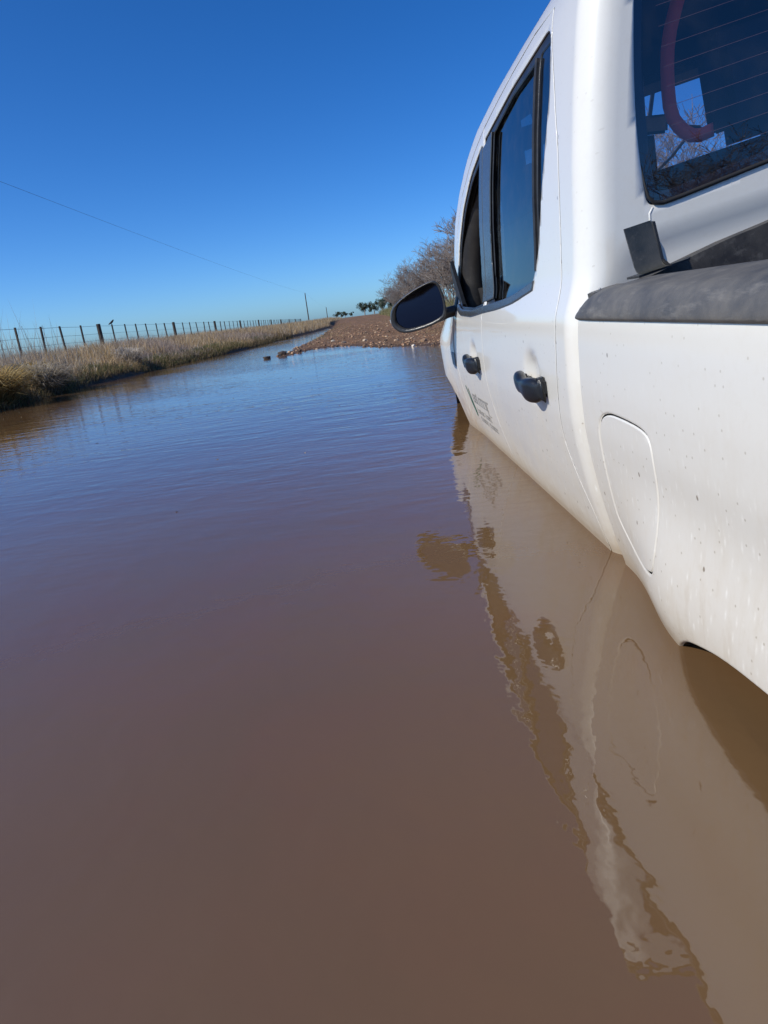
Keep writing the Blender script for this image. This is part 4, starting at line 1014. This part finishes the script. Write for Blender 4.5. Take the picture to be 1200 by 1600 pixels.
# ================================================================ POWER LINE
PW_=wood('pole_wood',(.10,.085,.07))
poles=[(-12.2,-12.0,6.9,'off'),(-10.6,160.0,6.9,'nearest visible power pole, rising above the left bank'),(-13.0,330.0,6.3,'second power pole, shorter, right of the nearest one'),(-15.2,560,6.0,'third and farthest power pole near the road vanishing point')]
tops=[]
for (px,py,hz,lab) in poles:
    z0=float(height(np.array([px]),np.array([py]))[0][0])
    o=empty('power_pole',(px,py,z0-.05)); tag(o,lab if lab!='off' else 'power pole behind the camera on the left, out of the picture','power pole','poles of the power line')
    bm=bmesh.new(); hh=hz-z0+.05; rad=.12 if py<300 else .17
    bmesh.ops.create_cone(bm,cap_ends=True,segments=12,radius1=rad*1.15,radius2=rad*.8,depth=hh,matrix=Matrix.Translation((0,0,hh/2))); bm_obj('shaft',bm,PW_,o,smooth=True)
    bm=bmesh.new(); add_tube(bm,[(0,0,hh),(0,0,hh+.16)],[.05,.03],8); bm_obj('insulator',bm,simple('porcelain_%d'%int(py),(.3,.2,.15),.3),o,smooth=True)
    tops.append(Vector((px,py,hz+.13)))
for a,b,lab in ((tops[0],tops[1],'thin power cable crossing the sky at upper left'),(tops[1],tops[2],'far power cable between the nearest and second poles'),(tops[2],tops[3],'farthest power cable beyond the second pole')):
    bm=bmesh.new(); pts=[]
    L_=(b-a).length
    for t in np.linspace(0,1,40):
        p=a.lerp(b,float(t)); p.z-=4*.55*(L_/172)*t*(1-t); pts.append(p)
    add_tube(bm,pts,.0055,5); o=bm_obj('power_cable',bm,simple('cable_%d'%int(a.y),(.05,.05,.055),.5),None); tag(o,lab,'power cable','cables of the power line')

# ================================================================ BARE SHRUBS AND FAR TREES
def bare_tree(seed,hgt,spread,tips=5,stems=7,depth=5):
    r_=random.Random(seed); segs=[]; 
    def grow(p,d,l,rad,dep):
        n=3; q=p.copy(); dd=d.copy(); pr=[q.copy()]
        for k in range(n):
            dd=(dd+Vector((r_.gauss(0,.16),r_.gauss(0,.16),r_.gauss(.03,.12)))).normalized(); q=q+dd*(l/n); pr.append(q.copy())
        segs.append((pr,rad,rad*.62,dep))
        if dep==0: return
        nb=r_.choice((2,3,3)) if dep>1 else r_.choice((3,4))
        for k in range(nb):
            t=r_.uniform(.35,1.0); i=min(n-1,int(t*n)); base=pr[i].lerp(pr[i+1],t*n-i)
            a=r_.uniform(0,2*PI); side=Vector((math.cos(a),math.sin(a),r_.uniform(-.1,.5))); nd=(dd*.75+side*r_.uniform(.45,.95)).normalized()
            grow(base,nd,l*r_.uniform(.55,.85),rad*r_.uniform(.45,.62),dep-1)
    for s in range(stems):
        a=r_.uniform(0,2*PI); o=Vector((math.cos(a),math.sin(a),0)); grow(o*r_.uniform(.05,.3)*spread,(Vector((0,0,1))+o*r_.uniform(.1,.8)*spread*.7).normalized(),hgt*r_.uniform(.28,.40),.022*hgt/3,depth)
    return segs
def tubes_np(segs,sel,sides,minr):
    CO=[];ID=[];CN=[];b=0; ang=np.arange(sides)*2*PI/sides
    for pr,r0,r1,dep in segs:
        if not sel(dep): continue
        n=len(pr); P=np.array([p[:] for p in pr]); D=P[-1]-P[0]; D/=np.linalg.norm(D)+1e-9; A=np.array([0,0,1.]) if abs(D[2])<.9 else np.array([1.,0,0]); Xv=np.cross(D,A); Xv/=np.linalg.norm(Xv); Yv=np.cross(D,Xv)
        rad=np.maximum(minr,np.linspace(r0,r1,n))
        R_=P[:,None,:]+rad[:,None,None]*(np.cos(ang)[None,:,None]*Xv+np.sin(ang)[None,:,None]*Yv); CO.append(R_.reshape(-1,3))
        i=np.arange(n-1)[:,None]*sides; k=np.arange(sides)[None,:]; k2=(k+1)%sides
        ID.append((np.stack([i+k,i+k2,i+sides+k2,i+sides+k],-1).reshape(-1,4)+b)); b+=n*sides
    return np.concatenate(CO),np.concatenate(ID)
BARK=simple('grey_bark',(.25,.215,.185),.9,0,.3,12); TWIG=simple('brown_twigs',(.235,.195,.170),.9,0,.35,3)
protos=[]
def make_bare(seed,hgt,minr=.0038):
    segs=bare_tree(seed,hgt,1.0,depth=6)
    o=empty('bare_shrub')
    co,f=tubes_np(segs,lambda d:d>=4,5,.011); fast_mesh('branches',co,f.ravel(),np.full(len(f),4),BARK,o,smooth=True)
    co,f=tubes_np(segs,lambda d:d<4,3,minr); fast_mesh('twigs',co,f.ravel(),np.full(len(f),4),TWIG,o)
    return o
def copy_tree(o):
    c=o.copy(); C.objects.link(c)
    for ch in list(o.children): d=ch.copy(); C.objects.link(d); d.parent=c
    return c
P3=[make_bare(s,3.3) for s in (5,12,23)]
spots=[(4.1,17.0,.80),(4.0,20.5,.74),(4.6,23.5,.84),(4.0,27,.72),(4.4,31,.84),(4.0,36,.76),(4.5,42,.86),(4.1,49,.78),(4.4,57,.84),(4.2,66,.8),(4.6,76,.84),(5.8,19,.85),(6.0,26,.9),(6.2,14,.9)]
labs=['bare twiggy shrub nearest the truck, behind its front window line','bare shrub second along the hedge, above the side mirror','bare shrub third along the hedge, above the left half of the mirror','bare shrub fourth along the hedge right of the road','bare shrub fifth along the hedge right of the road','bare shrub sixth along the hedge right of the road','bare shrub seventh along the hedge right of the road','bare shrub eighth along the hedge right of the road','bare shrub ninth along the hedge right of the road','bare shrub tenth along the hedge, small in the distance','leftmost and farthest bare shrub of the hedge','bare shrub in the back row behind the nearest two','bare shrub in the back row behind the third and fourth','bare shrub hidden to the right of the truck']
for i,((sx,sy,sc),lb) in enumerate(zip(spots,labs)):
    o=P3[i] if i<3 else copy_tree(P3[i%3]); z0=float(height(np.array([sx]),np.array([sy]))[0][0])
    o.location=(sx,sy,z0-.05); o.rotation_euler=(0,0,i*1.9); sc*=1.22; o.scale=(sc,sc,sc*(1+.06*math.sin(i*2.1))); tag(o,lb,'shrub','bare hedge shrubs right of the road')
o=copy_tree(P3[1]); o.location=(8.0,-13,.3); o.scale=(1.25,1.25,1.05); tag(o,'bare shrub behind the camera, seen only as a reflection in the rear window','shrub')
o=copy_tree(P3[0]); o.location=(10.6,-12,.3); o.scale=(1.25,1.25,1.15); tag(o,'second bare shrub behind the camera, right of its neighbour, mirrored in the rear window','shrub')
# straw tufts creeping over the road shoulders
n=5200; y=13.5+45*rng.random(n)**1.5; sd_=rng.random(n)<.55; x=np.where(sd_,3.4-rng.random(n)**1.6*2.4,-1.5+rng.random(n)**1.8*1.2); kk=(fbm(x,y,1.2,88)>.5)&((~sd_)|(y>12.5))&((sd_)|(y>17)); x,y=x[kk],y[kk]
blades('shoulder_grass',x,y,rng.uniform(.03,.12,len(x)),rng.uniform(.006,.014,len(x)),rng.uniform(.4,1.1,len(x)),pick(len(x),np.array([(.42,.32,.17),(.34,.26,.13),(.24,.22,.09)])),'short straw tufts along both shoulders of the gravel road','grass')
# yellow green grass under the hedge
n=16000; y=15+75*rng.random(n)**1.4; x=3.0+rng.random(n)*3.5; 
blades('hedge_grass',x,y,rng.uniform(.15,.55,n)*np.interp(y,[15,60],[.8,1.6]),rng.uniform(.006,.012,n)*np.interp(y,[15,80],[1,3]),rng.uniform(.1,.6,n),pick(n,np.array([(.30,.27,.11),(.22,.22,.08),(.38,.31,.18),(.16,.17,.06)])),'yellow green grass at the foot of the hedge','grass')
# far field texture beyond fence
n=9000; y=25+160*rng.random(n)**1.3; x=-9-50*rng.random(n)**1.2
blades('field_grass',x,y,rng.uniform(.15,.35,n),rng.uniform(.02,.05,n),rng.uniform(.1,.5,n),pick(n,PAL*.85),'dry pasture grass in the field beyond the fence','grass')
# distant evergreen trees
def leafy(seed,h,wd,n,mat):
    r2=np.random.default_rng(seed); o=empty('evergreen_tree')
    bm=bmesh.new(); add_tube(bm,[(0,0,0),(.1,0,h*.3),(-.05,.1,h*.7)],[.25,.18,.08],7)
    for k in range(5): a=k*1.3; add_tube(bm,[(0,0,h*(.25+.08*k)),(math.cos(a)*wd*.3,math.sin(a)*wd*.3,h*(.45+.09*k))],[.09,.03],5)
    bm_obj('trunk',bm,BARK,o)
    cl=[(r2.normal(0,wd*.24),r2.normal(0,wd*.24),h*r2.uniform(.3,.92),wd*r2.uniform(.12,.24)) for _ in range(14)]
    CO=[]
    for i in range(n):
        c=cl[i%len(cl)]; d=r2.normal(0,1,3); d/=np.linalg.norm(d); p=np.array(c[:3])+d*c[3]*r2.uniform(.5,1.1); p[2]=max(p[2],h*.08)
        a=r2.normal(0,1,3); a/=np.linalg.norm(a); b=np.cross(a,r2.normal(0,1,3)); b/=np.linalg.norm(b); s=r2.uniform(.14,.30); CO+= [p-a*s,p+b*s*.6,p+a*s,p-b*s*.6]
    CO=np.array(CO); idx=np.arange(len(CO)); fast_mesh('crown',CO,idx,np.full(n,4),mat,o); return o
LEAF=simple('dark_evergreen_leaf',(.045,.065,.038),.8,0,.4,.6)
e0=leafy(3,5.6,5.5,1500,LEAF); e1=leafy(8,5.0,4.5,1300,LEAF)
far=[(4.2,300,1.0,e0,'dark evergreen at the left of the far clump beside the hedge'),(8.5,305,1.05,e1,'middle dark evergreen of the far clump beside the hedge'),(12.0,296,1.15,None,'right dark evergreen of the far clump beside the hedge'),(16.5,310,1.2,None,'evergreen half hidden behind the hedge end'),
     (-8.0,560,.9,None,'tiny evergreen on the horizon left of the road end'),(-2.5,570,.8,None,'tiny evergreen on the horizon at the middle of the road end'),(-14.0,575,1.0,None,'tiny evergreen on the horizon nearest the far poles'),(-11,565,.75,None,'lowest tiny evergreen on the horizon, between two taller ones')]
for i,(tx,ty,s,src,lb) in enumerate(far):
    o=src if src is not None else copy_tree((e0,e1)[i%2]); o.location=(tx,ty,.4); o.rotation_euler=(0,0,i*1.4); o.scale=(s,s,s); tag(o,lb,'tree','distant dark evergreens')

# ================================================================ HAZE
def haze():
    m=bpy.data.materials.new('haze'); m.use_nodes=True; t=m.node_tree; t.nodes.remove(t.nodes['Principled BSDF'])
    v=t.nodes.new('ShaderNodeVolumePrincipled'); v.inputs['Color'].default_value=(.75,.86,1,1); v.inputs['Density'].default_value=.0009; v.inputs['Anisotropy'].default_value=0
    t.links.new(v.outputs[0],t.nodes['Material Output'].inputs['Volume']); bm=bmesh.new(); add_box(bm,(0,1100,5),(3100,3200,13)); return tag(bm_obj('haze',bm,m,None),kind='stuff')
